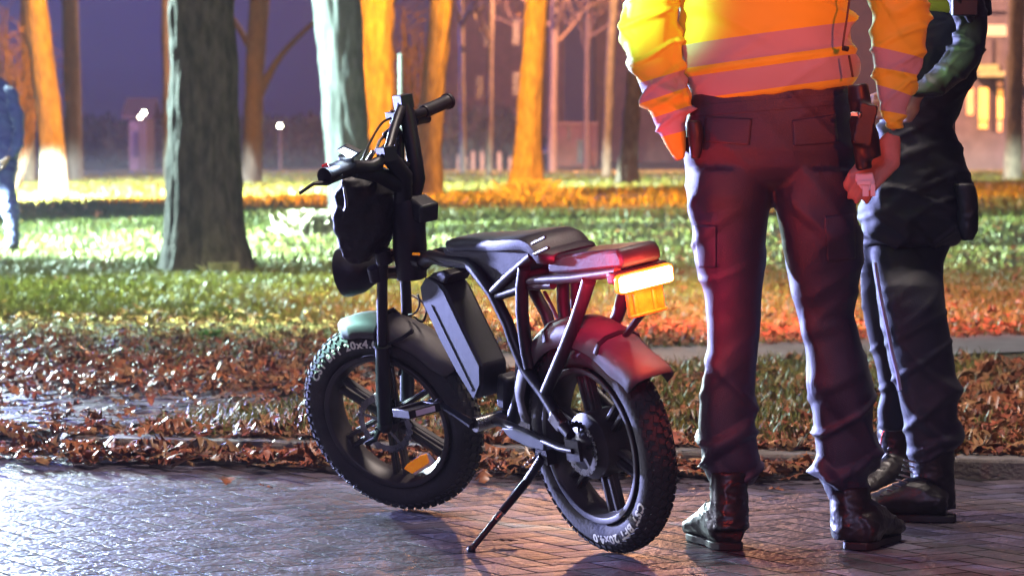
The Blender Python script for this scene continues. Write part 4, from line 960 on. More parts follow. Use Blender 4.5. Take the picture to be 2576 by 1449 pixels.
# headlight
c = S(*T7(430,1165), 0); ax = (FFb*.96 + LFb*.22 - UFb*.10).normalized(); bx = ax.orthogonal().normalized(); by = ax.cross(bx)
RM = Matrix(((bx.x,ax.x,by.x,c.x),(bx.y,ax.y,by.y,c.y),(bx.z,ax.z,by.z,c.z),(0,0,0,1)))
mb = MB(); mb.lathe([(0,-.075),(.025,-.072),(.048,-.055),(.066,-.02),(.072,.02),(.070,.038),(.064,.040)], 36, RM); mb.build('headlight', M_plastic, bike)
mb = MB(); mb.lathe([(0,.050),(.03,.047),(.058,.040),(.066,.038)], 32, RM); mb.build('headlight_lens', M_lens, bike)
mb = MB(); mb.tube([c+UFb*.0-FFb*.03, S(*T7(700,1200),.04)], .012, seg=8); mb.build('headlight_bracket', M_paint, bike)
mb = MB(); mb.tube([S(*T7(945,640),-.02), S(*T7(950,780),-.02)], .003, seg=6); mb.tube([S(*T7(990,850),-.02), S(*T7(996,1200),-.02)], .003, seg=6); mb.build('trim_strip', M_steel, bike)
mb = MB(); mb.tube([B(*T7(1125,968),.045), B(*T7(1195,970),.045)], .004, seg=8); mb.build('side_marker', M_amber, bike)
# ---- cranks, pedals, chainring
sp0 = bb+Vector((0,.085,0)); 
mb = MB(); mb.tube([bb+Vector((0,.09,0)), bb+Vector((0,-.09,0))], .021, seg=16); mb.lathe([(.0,-.052),(.07,-.052),(.07,-.047),(.0,-.047)], 40, Matrix.Translation(bb)); mb.build('crank_axle', M_steel, bike)
pc = B(*T2(1700,90), .135)
for (c_end, sg) in ((Vector((pc.x,.11,pc.z)), 1), (Vector((2*bb.x-pc.x,-.11,2*bb.z-pc.z)), -1)):
    s0 = bb+Vector((0,.092*sg,0)); mb = MB(); mb.tube([s0, s0.lerp(c_end,.5), c_end], [.018,.013,.013], seg=10, flat=.6); mb.ball(c_end, .015); mb.build('crank_arm', M_paint, bike)
    pcn = c_end+Vector((0,.075*sg,0)); mb = MB()
    mb.box(pcn+Vector((.038,0,0)), (.014,.10,.024)); mb.box(pcn-Vector((.038,0,0)), (.014,.10,.024)); mb.box(pcn+Vector((0,.047*sg,0)), (.09,.008,.024)); mb.box(pcn-Vector((0,.044*sg,0)), (.09,.010,.024)); mb.tube([c_end, pcn+Vector((0,.05*sg,0))], .010, seg=8)
    pd = mb.build('pedal', M_plastic, bike, bevel=.002)
    mb = MB(); mb.box(pcn+Vector((-.0465,0,0)), (.004,.06,.015)); mb.build('reflector', M_white, pd, smooth=False)
mb = MB()
cb = bb
for (y0, r1, r2) in ((-.05,.07,.036),):
    mb.tube([bb+Vector((0,y0,.07)), Vector((0,y0,RW+.036))], .0045, seg=6); mb.tube([bb+Vector((0,y0,-.07)), Vector((0,y0,RW-.036))], .0045, seg=6)
mb.build('chain', M_steel, bike)
# brake caliper & rear hub bits
mb = MB(); mb.box(Vector((.055,.085,RW+.075)), (.05,.03,.035), (Vector((.8,0,.6)),YA,Vector((-.6,0,.8)))); mb.build('brake_caliper', M_steel, bike, bevel=.004)
mb = MB(); mb.box(MF @ Vector((-.02,.062,.085)), (.05,.026,.04)); mb.build('brake_caliper', M_steel, bike, bevel=.004)
# ---- kickstand
tip = MBI @ gnd(1776, 2070, .006); k0 = B(2045,1722,.075); k1 = B(1986,1812,.085)
mb = MB(); mb.tube([k0, k1, k1.lerp(tip,.45)], [.012,.012,.011], seg=12); mb.tube([k1.lerp(tip,.42), tip], [.0085,.0075], seg=12); mb.ball(tip, .012); mb.box(k0+Vector((0,-.012,.0)), (.05,.03,.04))
mb.build('kickstand', M_paint, bike)
mb = MB(); mb.tube([k1.lerp(tip,.47), k1.lerp(tip,.58)], .0095, seg=10); mb.build('kickstand_sleeve', M_steel, bike)
mb = MB(); pts = []
for i in range(60): 
    t = i/59; c_ = (B(*T4(560,350),.10)).lerp(B(*T4(760,170),.09), t); a = t*40; pts.append(c_+Vector((math.cos(a)*.006, math.sin(a)*.006, 0)))
mb.tube(pts, .0016, seg=5); mb.build('spring', M_steel, bike)
mb = MB(); mb.prism([B(*T3(285,1330),.09), B(*T3(480,1340),.09), B(*T4(800,40),.09), B(*T4(800,160),.09), B(*T4(600,110),.09), B(*T4(380,0),.09)], Vector((0,-.012,0))); mb.build('kickstand_plate', M_alu, bike, bevel=.003)
# lock box on the head tube
mb = MB(); c = B(*T7(1240,430), -.02); mb.box(c, (.075,.06,.055), (Vector((.93,0,.36)).normalized(), YA, Vector((-.36,0,.93)).normalized())); mb.build('lock_box', M_plastic, bike, bevel=.008)

# ---- hanging bag (its own thing)
bag = empty('nylon_bag', MBK @ S(1370, 950, .1)); tag(bag, 'crumpled black nylon bag hanging from the handlebar above the headlight', 'bag')
rows = [(655,1305,1420),(680,1295,1460),(720,1272,1478),(760,1262,1482),(800,1262,1484),(860,1272,1482),(900,1285,1470),(940,1300,1450),(962,1335,1432)]
def world_S(x, y, lat): return onplane(x, y, CF + L_f*lat, L_f)
secs = []; BL = bag.location
for (y, xl, xr) in rows:
    a_, b_2 = world_S(xl, y, .10), world_S(xr, y, .02); c_ = (a_+b_2)/2; hw = (b_2-a_).length/2; dx = (b_2-a_).normalized(); dy = L_f; ring = []
    for k in range(40):
        a = 2*PI*k/40; rr = 1+.10*noise.noise(Vector((math.cos(a)*2, math.sin(a)*2, y*.02)))
        ring.append(c_ - BL + dx*math.cos(a)*hw*rr + dy*math.sin(a)*.062*rr)
    secs.append(ring)
fine = []
for i in range(len(secs)-1):
    for k in range(6): t = k/6; fine.append([a_.lerp(b_2, t) for a_, b_2 in zip(secs[i], secs[i+1])])
fine.append(secs[-1])
for i, ring in enumerate(fine):
    cc = sum(ring, Vector())/len(ring)
    for j, p in enumerate(ring):
        n_ = (p-cc).normalized(); v = noise.ridged_multi_fractal(p*13+Vector((3,1,7)), 1.0, 2.2, 3, 1.0, 2.0); ring[j] = p + n_*(v-1.0)*.011
o = loft(fine, 'bag_body', M_bag, bag, auto=70)
mb = MB(); 
for (a_, b_2, l_) in (((1300,690),(1290,640),.10),((1415,690),(1400,635),.06)): mb.tube([world_S(*a_, l_)-BL, world_S(*b_2, l_+.02)-BL], .008, seg=6, flat=.4)
mb.build('strap', M_bag, bag)
mb = MB(); mb.tube([world_S(*T7(300,170),.16)-BL, world_S(*T7(330,380),.17)-BL, world_S(*T7(300,450),.17)-BL], [.007,.012,.006], seg=6, flat=.4, curve=4); mb.build('flap', M_bag, bag)
# ================================================================== PEOPLE
M_skin = mat('skin', (.46,.27,.20), .5, var=.12, scale=30, bump=.08, bscale=120)
M_hair = mat('hair', (.05,.035,.025), .6, var=.3, scale=60, bump=.4, bscale=90)
M_hivis = banded(mat('hi_vis_yellow_fabric', (.60,.66,.03), .6, var=.06, scale=5, bump=.05, bscale=400, sheen=.2), (.37,.38,.40))
M_trs = mat('navy_trouser_cloth', (.014,.014,.040), .50, var=.22, scale=14, bump=.25, bscale=420, sheen=.12, spec=.8)
M_trs2 = mat('dark_navy_cloth', (.012,.012,.020), .55, var=.2, scale=10, bump=.25, bscale=420, sheen=.12, spec=.6)
M_navy = mat('navy_uniform', (.035,.045,.17), .6, var=.2, scale=6, sheen=.3)
M_boot = mat('polished_boot_leather', (.018,.016,.016), .38, var=.3, scale=25, coat=0, bump=.10, bscale=60)
M_sole = mat('boot_sole', (.02,.018,.017), .6, var=.2, scale=30, bump=.2)
M_gear = mat('black_duty_gear', (.02,.018,.02), .45, var=.3, scale=20, bump=.1)
M_clear = mat('clear_plastic', (.8,.82,.9), .12, var=.1, spec=.8)

def remesh(mb, name, m, parent, voxel=.008, smooth=4, disp=None, band=None, base=Vector((0,0,0))):
    me = mb.mesh(name+'_src'); o = bpy.data.objects.new('tmp', me); C.objects.link(o)
    r_ = o.modifiers.new('r', 'REMESH'); r_.mode = 'VOXEL'; r_.voxel_size = voxel; s = o.modifiers.new('s', 'SMOOTH'); s.factor = .5; s.iterations = smooth
    dg = bpy.context.evaluated_depsgraph_get(); dg.update(); out_ = bpy.data.meshes.new_from_object(o.evaluated_get(dg)); bpy.data.objects.remove(o)
    n = len(out_.vertices); co = np.empty(n*3, np.float32); out_.vertices.foreach_get('co', co); co = co.reshape(-1,3)
    if disp:
        nr = np.empty(n*3, np.float32); out_.vertices.foreach_get('normal', nr); nr = nr.reshape(-1,3)
        d = np.array([disp(Vector(p), Vector(q)) for p, q in zip(co, nr)]); co = co + nr*d[:,None]
    if band:
        a = out_.attributes.new('band', 'FLOAT', 'POINT'); a.data.foreach_set('value', np.array([band(Vector(p)) for p in co], np.float32))
    co = co - np.array(base)[None]; out_.vertices.foreach_set('co', co.astype(np.float32).ravel()); out_.update(); out_.name = name
    return link(name, out_, m, parent, True)
def ringloft(mb, rows, Y, ratio=.6, seg=28, dy=None, grow=1.0, power=.9):
    """rows (photo y, left x, right x[, depth offset[, ratio]]) -> stack of horizontal ellipses"""
    vs = []
    for i, r_ in enumerate(rows):
        y, xl, xr = r_[:3]; yo = r_[3] if len(r_) > 3 else 0; rt = r_[4] if len(r_) > 4 else ratio
        a_, b_ = at(xl, y, Y+yo), at(xr, y, Y+yo); c_ = (a_+b_)/2; hw = (b_.x-a_.x)/2*grow
        for k in range(seg):
            a = 2*PI*k/seg; ca, sa = math.cos(a), math.sin(a)
            vs.append(c_+Vector((math.copysign(abs(ca)**power, ca)*hw, math.copysign(abs(sa)**power, sa)*hw*rt, 0)))
    n = len(rows); fs = [(i*seg+k, i*seg+(k+1)%seg, (i+1)*seg+(k+1)%seg, (i+1)*seg+k) for i in range(n-1) for k in range(seg)]
    fs += [tuple(range(seg)), tuple((n-1)*seg+k for k in range(seg))[::-1]]; mb.add(vs, fs)
def boot(mb, heel, toe, shaft_rows, Y, w_=.052, hgt=.095):
    """heel, toe on the ground; a foot lofted between them, and the shaft above"""
    d = (toe-heel); L_ = d.length; d.normalize(); sd = Vector((-d.y, d.x, 0)); seg = 20; vs = []
    prof = [(0,.72,.080),(.05,.92,.092),(.2,1.0,.115),(.38,.92,.120),(.55,.98,.098),(.72,1.08,.074),(.86,1.02,.060),(.95,.80,.050),(1.0,.45,.036)]
    for t, ws, hh in prof:
        c_ = heel+d*L_*t
        for k in range(seg):
            a = 2*PI*k/seg; ca, sa = math.cos(a), math.sin(a); z = hh*(.5+.5*sa) if sa > 0 else hh*.5*(1+max(sa,-1)*.98)
            vs.append(Vector((c_.x, c_.y, 0))+sd*ca*w_*ws*(1 if sa > -.2 else .97)+Vector((0,0,.006+max(0,z))))
    n = len(prof); fs = [(i*seg+k, i*seg+(k+1)%seg, (i+1)*seg+(k+1)%seg, (i+1)*seg+k) for i in range(n-1) for k in range(seg)]
    fs += [tuple(range(seg)), tuple((n-1)*seg+k for k in range(seg))[::-1]]; mb.add(vs, fs)
    ringloft(mb, shaft_rows, Y, ratio=1.0)
def sole(heel, toe, parent, base, w_=.054):
    d = (toe-heel); L_ = d.length; d.normalize(); sd = Vector((-d.y, d.x, 0)); pts = []
    P = [(-.015,.3),(-.01,.62),(.06,.84),(.2,.86),(.4,.76),(.6,.98),(.78,1.06),(.92,.86),(1.0,.45),(1.015,.0)]
    for t, ws in P: pts.append(heel+d*L_*t+sd*w_*ws)
    for t, ws in P[::-1][1:]: pts.append(heel+d*L_*t-sd*w_*ws)
    mb = MB(); mb.prism([Vector((p.x, p.y, .001))-base for p in pts], (0,0,.020)); return mb.build('boot_sole', M_sole, parent, bevel=.003)
def folds(amp, f=(9,9,22), zc=None, off=0):
    def g(p, n):
        s_ = 1 if noise.noise(Vector((p.x*4, p.y*4, p.z*3+off))) > 0 else .6
        q = Vector((p.x*f[0]+p.z*3, p.y*f[1], p.z*f[2]+5*p.x+off)); a = noise.noise(q*.6)
        r1 = max(0, 1-abs(noise.noise(q*.85+Vector((4,9,2))))*5.5); r2 = max(0, 1-abs(noise.noise(Vector((p.x*f[0]*1.3-p.z*9, p.y*f[1], p.z*f[2]*.8-4*p.x+off))))*6.0)
        d = amp*(a*.7+s_*(r1*.8+r2*.6)-.35)
        if zc: d *= zc(p.z)
        return d
    return g
def head_rows(mb, c, s=1.0):
    """a head with brow, nose, chin and ears around centre c, face towards +Y"""
    mb.ball(c, (.077*s,.098*s,.118*s), 24); mb.ball(c+Vector((0,.045,-.055)), (.055,.05,.058), 16)
    mb.tube([c+Vector((0,.092,.02)), c+Vector((0,.118,-.022)), c+Vector((0,.098,-.030))], [.008,.014,.010], seg=8)
    for sx in (-1,1):
        mb.ball(c+Vector((.079*sx,-.005,-.01)), (.010,.022,.032), 10); mb.ball(c+Vector((.032*sx,.083,.018)), (.018,.014,.009), 8)
    mb.ball(c+Vector((0,.094,-.062)), (.026,.008,.008), 8)
def hand(mb, wrist, palm_c, fdir, side, back, curl=.9, sc=1.0, thumb=1):
    """palm plus four separate curled fingers and a thumb from the palm's side"""
    fdir = fdir.normalized(); side = (side-fdir*side.dot(fdir)).normalized(); back = fdir.cross(side)*(1 if fdir.cross(side).dot(back) > 0 else -1)
    for k in (-1.5,-.5,.5,1.5): mb.tube([wrist, palm_c+side*k*.018*sc-fdir*.02, palm_c+side*k*.021*sc+fdir*.042*sc], [.021*sc,.015*sc,.0115*sc], seg=10)
    for k, ln in zip((-1.5,-.5,.5,1.5), (.068,.080,.078,.062)):
        p = palm_c+side*k*.0215*sc+fdir*.042*sc; d = fdir.copy(); pts = [p]; ln *= sc
        for f, a in ((.45,.35),(.30,.75),(.25,.6)):
            a *= curl; d = (d*math.cos(a)-back*math.sin(a)).normalized(); p = p+d*ln*f; pts.append(p)
        mb.tube(pts, [.0098*sc,.0092*sc,.0085*sc,.0072*sc], seg=9); mb.ball(pts[-1], .0072*sc, 8)
    b = palm_c-side*thumb*.034*sc-fdir*.03*sc; t1 = b-side*thumb*.022*sc+fdir*.022*sc-back*.012; t2 = t1+fdir*.026*sc-back*.020+side*thumb*.006
    mb.tube([palm_c-fdir*.035, b, t1, t2], [.016*sc,.014*sc,.0115*sc,.0095*sc], seg=10); mb.ball(t2, .0093*sc, 8)
def zband(lines, zh=.0):
    """tape where a point lies between pairs of sloping lines given as world points"""
    L_ = [(a_, b_, c_, d_) for a_, b_, c_, d_ in lines]
    def g(p):
        best = -1
        for a_, b_, c_, d_ in L_:
            def z(q0, q1): return q0.z+(q1.z-q0.z)*(p.x-q0.x)/(q1.x-q0.x)
            best = max(best, min(z(a_, b_)-p.z, p.z-z(c_, d_)))
        return best
    return g

# ---------------- officer in the yellow jacket (back to the camera)
Y1 = 8.06
of1 = empty('person', (at(2900, 2075, 8.03).x, Y1, 0)); b1 = of1.location.copy()
tag(of1, 'officer with back turned in yellow reflective jacket and dark trousers, one hand in a pocket', 'person')
LSL = [(-170,2440,2660),(-60,2385,2610),(0,2352,2572),(80,2341,2562),(150,2337,2560),(220,2352,2560),(280,2374,2563),(350,2402,2584),(430,2436,2592),(500,2466,2604),(560,2500,2602),(600,2530,2578)]
RSL = [(-170,3180,3400),(-60,3245,3480),(0,3270,3500),(60,3276,3500),(130,3272,3490),(200,3277,3480),(290,3287,3469),(370,3300,3444),(430,3324,3414),(490,3345,3388)]
LEGL = [(640,2590,2900),(740,2590,2905),(820,2600,2895),(900,2606,2888),(1000,2622,2880),(1100,2645,2874),(1190,2660,2870),(1300,2664,2864),(1400,2656,2860),(1500,2640,2856),(1620,2630,2850),(1690,2634,2856),(1740,2644,2866),(1790,2654,2858),(1830,2668,2838)]
LEGR = [(640,2912,3222),(740,2918,3226),(820,2930,3232),(900,2945,3238),(1000,2962,3242),(1100,2984,3232),(1190,3004,3218),(1300,3026,3248),(1400,3036,3274),(1500,3040,3290),(1600,3046,3302),(1700,3058,3318),(1760,3070,3316),(1810,3086,3296),(1850,3100,3290),(1885,3122,3284)]
legoff = lambda rows, d0, d1: [(y, a_, b_, d0+(d1-d0)*smooth01(700, 1700, y), 1.02-.20*smooth01(700, 1200, y)) for y, a_, b_ in rows]
LLo, LRo = legoff(LEGL, 0, .05), legoff(LEGR, 0, .04)
mb = MB()
ringloft(mb, [(330,2612,3215),(450,2588,3224),(560,2578,3222,0,.54),(630,2584,3220,0,.50),(680,2600,3210,0,.40),(715,2660,3150,0,.2)], Y1, .52, 40)
ringloft(mb, LLo, Y1); ringloft(mb, LRo, Y1)
def tz(z): return .32+1.0*(1-smooth01(.12, .62, z))+.25*smooth01(.7,.85,z)*(1-smooth01(.85,1.0,z))
def tz_(z): return .55+1.0*smooth01(.75, .15, z) if False else (.5+.9*(1-smooth01(.15, .55, z))+.35*(1-abs(smooth01(.55,1.0,z)*2-1)))
tro = remesh(mb, 'trousers', M_trs, of1, .0075, 4, folds(.022, (3.6,3.6,5.5), tz), base=b1)
# pocket flap, waist band
def drape(name, quad, src, m, parent, base, off=.003, n=14, th=.003):
    """a cloth patch laid on src: quad = four photo corners, cast from the camera side onto the garment"""
    from mathutils.bvhtree import BVHTree
    me = src.data; bv = BVHTree.FromPolygons([v.co+base for v in me.vertices], [tuple(p.vertices) for p in me.polygons]); V = []
    q0, q1, q2, q3 = [Vector(q) for q in quad]
    for i in range(n+1):
        for j in range(n+1):
            s_, t_ = i/n, j/n; q = (q0*(1-s_)+q1*s_)*(1-t_)+(q3*(1-s_)+q2*s_)*t_; d = ray(q.x, q.y).normalized(); h = bv.ray_cast(CAMP, d)
            V.append((h[0]-d*off if h[0] else CAMP+d*8.0)-base)
    F = [(i*(n+1)+j, i*(n+1)+j+1, (i+1)*(n+1)+j+1, (i+1)*(n+1)+j) for i in range(n) for j in range(n)]
    o = MB().add(V, F).build(name, m, parent, auto=80); s_ = o.modifiers.new('thick', 'SOLIDIFY'); s_.thickness = th; return o
drape('back_pocket', ((2655,440),(2835,448),(2826,548),(2650,536)), tro, M_trs, of1, b1)
drape('waistband', ((2606,398),(3206,352),(3206,392),(2606,440)), tro, M_trs, of1, b1, off=.0025, n=30, th=.002)
drape('cargo_pocket', ((3105,815),(3222,805),(3226,975),(3118,990)), tro, M_trs, of1, b1, off=.005, th=.004)
drape('cargo_pocket', ((2618,850),(2700,850),(2700,1010),(2636,1010)), tro, M_trs, of1, b1, off=.005, th=.004)
drape('back_pocket', ((2985,455),(3150,430),(3160,540),(2990,552)), tro, M_trs, of1, b1)
# jacket
mb = MB()
ringloft(mb, [(-185,2720,3090),(-165,2600,3210),(-90,2560,3250),(0,2567,3214),(100,2564,3212),(170,2561,3210),(240,2576,3222),(280,2590,3228),(320,2606,3222),(345,2622,3208),(358,2636,3196)], Y1, .60, 48)
W = lambda x, y, Y=Y1: at(x, y, Y)
# tilt of the hem and tape is real: the jacket hangs lower on the left
tband = zband([(W(2600,128), W(3215,128), W(2600,216), W(3215,216)), (W(2600,250), W(3215,250), W(2600,336), W(3215,336))])
def jf(p, n):
    t = (p.x-W(2600,0).x)/(W(3215,0).x-W(2600,0).x)
    return folds(.020, (3.5,3.5,8), None, 2)(p, n)*(.5+.7*smooth01(.6,1,t)) + .010*math.exp(-((p.z-W(2900,233).z)/.010)**2)-.004*math.exp(-((p.z-W(2900,246).z)/.008)**2)
o = remesh(mb, 'jacket', M_hivis, of1, .0075, 4, jf, tband, b1)
for v in o.data.vertices:      # shear the lower part so the hem slopes like the bands
    zz = v.co.z; k_ = 1-smooth01(1.40, 1.58, zz); v.co.z += k_*.138*v.co.x
    
sl = zband([(W(2390,322), W(2590,262), W(2410,392), W(2592,330)), (W(2440,452), W(2605,398), W(2470,522), W(2605,486)), (W(2340,-20), W(2560,-60), W(2340,14), W(2560,-30))])
mb = MB(); ringloft(mb, [(y, a_, b_, -.02-.04*smooth01(100,500,y), .85) for y, a_, b_ in LSL], Y1-.0, .85, 28)
remesh(mb, 'sleeve', M_hivis, of1, .006, 3, folds(.026, (6,6,12), None, 11), sl, b1)
sr = zband([(W(3280,178), W(3480,226), W(3285,256), W(3470,290)), (W(3295,322), W(3460,376), W(3325,420), W(3430,440))])
mb = MB(); ringloft(mb, [(y, a_, b_, -.02-.03*smooth01(100,500,y), .85) for y, a_, b_ in RSL], Y1, .85, 28)
remesh(mb, 'sleeve', M_hivis, of1, .006, 3, folds(.018, (6,6,13), None, 5), sr, b1)
# body
mb = MB()
ringloft(mb, [(-185,2740,3070),(-150,2640,3180),(0,2600,3180),(200,2610,3180),(400,2640,3170),(560,2640,3160,0,.4),(640,2700,3110,0,.25)], Y1, .5, 32, grow=.90)
ringloft(mb, [(-330,2840,2980),(-240,2825,2995),(-170,2790,3030)], Y1, .9, 20)
hc = W(2910,-420, Y1+.02); head_rows(mb, hc)
for rows in (LLo, LRo): ringloft(mb, rows, Y1, .7, 20, grow=.70)
for rows in (LSL, RSL): ringloft(mb, [(y, a_, b_, -.03, .85) for y, a_, b_ in rows[:-1]]+[(rows[-1][0]+8, rows[-1][1]+8, rows[-1][2]-8, -.05, .8)], Y1, .8, 18, grow=.72)
wr = W(3362, 520, Y1-.06); pc_ = W(3318, 612, Y1-.09)
hand(mb, wr, pc_, (W(3262,655,Y1-.11)-W(3330,590,Y1-.08)), Vector((.35,-.55,-.75)), Vector((.3,-.9,-.1)), 1.0, 1.12, 1)
wl = W(2600, 600, Y1-.0); pl_ = W(2650, 680, Y1+.02)
hand(mb, wl, pl_, W(2690,770,Y1+.02)-wl, Vector((0,-1,0)), Vector((-1,0,-.2)), .5, .9, 1)
for rows in (LLo, LRo):
    y, a_, b_, d_, r_ = rows[-1]; c_ = at((a_+b_)/2, y, Y1+d_); mb.tube([c_+Vector((0,0,.1)), Vector((c_.x, c_.y+.02, .08)), Vector((c_.x, c_.y+.10, .05))], [.034,.030,.028], seg=14)
remesh(mb, 'body', M_skin, of1, .0062, 3, None, None, b1)
mb = MB(); mb.ball(hc+Vector((0,-.012,.022)), (.084,.104,.112), 24); remesh(mb, 'hair', M_hair, of1, .008, 2, folds(.004,(40,40,40)), None, b1)
# gear on the right hip
mb = MB(); G_ = lambda x, y, d=-.17: W(x, y, Y1+d)
mb.tube([G_(3232,318), G_(3240,380), G_(3248,440)], [.026,.030,.026], seg=14); mb.tube([G_(3240,440), G_(3262,520), G_(3282,600)], [.030,.036,.028], seg=14)
mb.box(G_(3258,470,-.19), (.05,.03,.11), (Vector((.97,0,-.2)),Vector((0,1,0)),Vector((.2,0,.97)))); mb.tube([G_(3236,500), G_(3258,640)], [.020,.022], seg=10)
remesh(mb, 'holster', M_gear, of1, .005, 3, None, None, b1)
mb = MB(); mb.box(G_(3226,432,-.205)-b1, (.03,.006,.012)); mb.tube([G_(3238,425,-.205)-b1, G_(3240,445,-.205)-b1], .006, seg=8); mb.build('buckle', M_steel, of1, bevel=.002)
mb = MB(); ringloft(mb, [(455,2588,2640),(500,2590,2650),(560,2596,2648),(600,2600,2640)], Y1-.12, .8, 14); remesh(mb, 'belt_pouch', M_gear, of1, .005, 3, None, None, b1)
mb = MB(); mb.tube([W(3208,-60,Y1-.16)-b1, W(3196,40,Y1-.17)-b1, W(3184,120,Y1-.175)-b1, W(3176,176,Y1-.175)-b1], .0028, seg=6, curve=4); mb.tube([W(3176,182,Y1-.175)-b1, W(3196,186,Y1-.17)-b1], .007, seg=8); mb.tube([W(3200,210,Y1-.165)-b1, W(3214,292,Y1-.16)-b1], .003, seg=6); mb.build('drawcord', M_gear, of1)
# boots
hl, tl_ = gnd(2752, 2074), gnd(2606, 2016); hr_, tr_ = gnd(3225, 2074), gnd(3345, 2025)
tl_ = hl + (tl_-hl).normalized()*.29; tr_ = hr_ + Vector((.42,.90,0)).normalized()*.29
for (hh, tt, rows) in ((hl, tl_, [(1770,2672,2822,.05,1.1),(1840,2674,2818,.04,1.1),(1930,2676,2820,.02,1.2),(1990,2676,2824,.0,1.2)]), (hr_, tr_, [(1830,3118,3276,.06,1.1),(1900,3126,3288,.05,1.1),(1980,3130,3310,.04,1.15),(2030,3132,3318,.04,1.1)])):
    mb = MB(); boot(mb, hh+(tt-hh)*.03, tt, [(y, a_, b_, (hh.y-Y1)+o_+.03, r_) for y, a_, b_, o_, r_ in rows], Y1, .056)
    bt_ = remesh(mb, 'boot', M_boot, of1, .005, 4, folds(.0035, (16,16,45), lambda z: 1-smooth01(.02,.06,z)*0), None, b1); sole(hh, hh+(tt-hh)*.97, bt_, b1, .049)
# what the right hand holds
cb_ = empty('clear_bag', W(3262, 700, Y1-.15)); tag(cb_, 'small clear plastic bag with white tabs dangling from the officer\'s right hand', 'plastic bag')
mb = MB(); q0 = cb_.location
pts = [W(3225,655,Y1-.15)-q0, W(3290,650,Y1-.15)-q0, W(3300,690,Y1-.15)-q0, W(3282,720,Y1-.15)-q0, W(3248,715,Y1-.15)-q0, W(3224,682,Y1-.15)-q0]
mb.prism(pts, Vector((0,.018,0))); mb.build('film', M_clear, cb_, bevel=.004)
mb = MB(); mb.box(W(3262,722,Y1-.152)-q0, (.016,.006,.026)); mb.box(W(3290,718,Y1-.152)-q0, (.012,.006,.030)); mb.box(W(3256,690,Y1-.155)-q0, (.035,.006,.010)); mb.build('tab', M_white, cb_, bevel=.001)

# ---------------- officer in black, seen from the side and behind
Y2 = 8.80
of2 = empty('person', (at(3450, 1960, 8.7).x, Y2, 0)); b2 = of2.location.copy()
tag(of2, 'officer in black standing side-on behind the yellow jacket, laced boots pointing left', 'person')
mb = MB()
ringloft(mb, [(-150,3400,3650),(-60,3370,3680),(40,3370,3694),(100,3365,3718),(170,3362,3716),(240,3360,3700),(320,3350,3662),(400,3330,3628),(480,3310,3606),(540,3290,3632),(600,3270,3652),(680,3250,3662),(760,3240,3676),(860,3245,3660),(930,3255,3600)], Y2, .62, 40)
remesh(mb, 'jacket', M_trs2, of2, .0085, 4, folds(.014, (7,7,15), None, 4), None, b2)
V1 = lambda x, y, Y=Y2: at(x, y, Y)
mb = MB(); ringloft(mb, [(-150,3385,3660),(-60,3400,3688),(0,3410,3700),(38,3440,3692),(58,3480,3640)], Y2-.03, .68, 32); remesh(mb, 'yellow_yoke', M_hivis, of2, .007, 3, folds(.006,(8,8,16)), lambda p: -1, b2)
mb = MB(); mb.tube([V1(3560,-120,Y2-.30)-b2, V1(3610,-20,Y2-.31)-b2, V1(3660,70,Y2-.28)-b2], [.035,.035,.03], seg=10, flat=.4, curve=4); mb.box(V1(3636,20,Y2-.32)-b2, (.07,.03,.06)); mb.tube([V1(3690,-60,Y2-.2)-b2, V1(3700,60,Y2-.18)-b2], .03, seg=8); mb.build('shoulder_strap', M_gear, of2, bevel=.003)
mb = MB(); ringloft(mb, [(-110,3520,3690),(0,3570,3720),(100,3600,3728),(170,3590,3722),(230,3540,3700),(300,3470,3640),(360,3400,3560)], Y2-.22, .8, 24); remesh(mb, 'sleeve', M_trs2, of2, .007, 3, folds(.012,(9,9,18),None,6), None, b2)
mb = MB(); ringloft(mb, [(690,3590,3672),(740,3600,3684),(820,3610,3690),(870,3612,3686),(905,3625,3668)], Y2-.10, .9, 18); remesh(mb, 'holster', M_gear, of2, .006, 3, folds(.003,(20,20,20)), None, b2)
NL = [(900,3275,3590),(1000,3283,3552),(1075,3296,3556),(1150,3310,3566),(1225,3326,3578),(1300,3341,3592),(1370,3356,3602),(1440,3374,3610),(1520,3392,3616),(1600,3402,3618),(1660,3410,3612),(1700,3420,3598),(1740,3428,3592)]
FL = [(900,3240,3500),(1000,3239,3480),(1100,3238,3470),(1200,3250,3465),(1300,3272,3462),(1400,3300,3460),(1480,3318,3452),(1540,3300,3450),(1580,3302,3446),(1620,3316,3440)]
NLo = [(y, a_, b_, -.08*smooth01(880,1150,y), .42+.32*smooth01(880,1080,y)) for y, a_, b_ in NL]; FLo = [(y, a_, b_, .25*smooth01(880,1300,y), .42+.30*smooth01(880,1080,y)) for y, a_, b_ in FL]
mb = MB(); ringloft(mb, NLo, Y2, .72); ringloft(mb, FLo, Y2, .72); ringloft(mb, [(850,3290,3600,.05,.5),(925,3262,3580,.06,.5)], Y2, .6)
remesh(mb, 'trousers', M_trs2, of2, .0075, 4, folds(.020, (3.6,3.6,6), tz, 3), None, b2)
mb = MB(); lit_edge = [(3283,990),(3296,1075),(3310,1150),(3330,1240),(3348,1330),(3366,1400),(3378,1470)]
mb.tube([V1(x+14, y, Y2-.16)-b2 for x, y in lit_edge], .006, seg=6, curve=3); mb.build('lit_leg_strip', mat('painted_edge_light', (.42,.42,.6), .5), of2)  # lavender strip paints the lit edge of the near leg
hn, tn = gnd(3596, 1966), gnd(3300, 1925); hf_, tf_ = gnd(3436, 1862, 0), gnd(3300, 1848, 0)
dn = Vector((-.98,.22,0)).normalized(); tn = hn+dn*.31; tf_ = hf_+Vector((-.93,-.25,0)).normalized()*.26 if False else hf_+Vector((-.72,-.62,0)).normalized()*.28
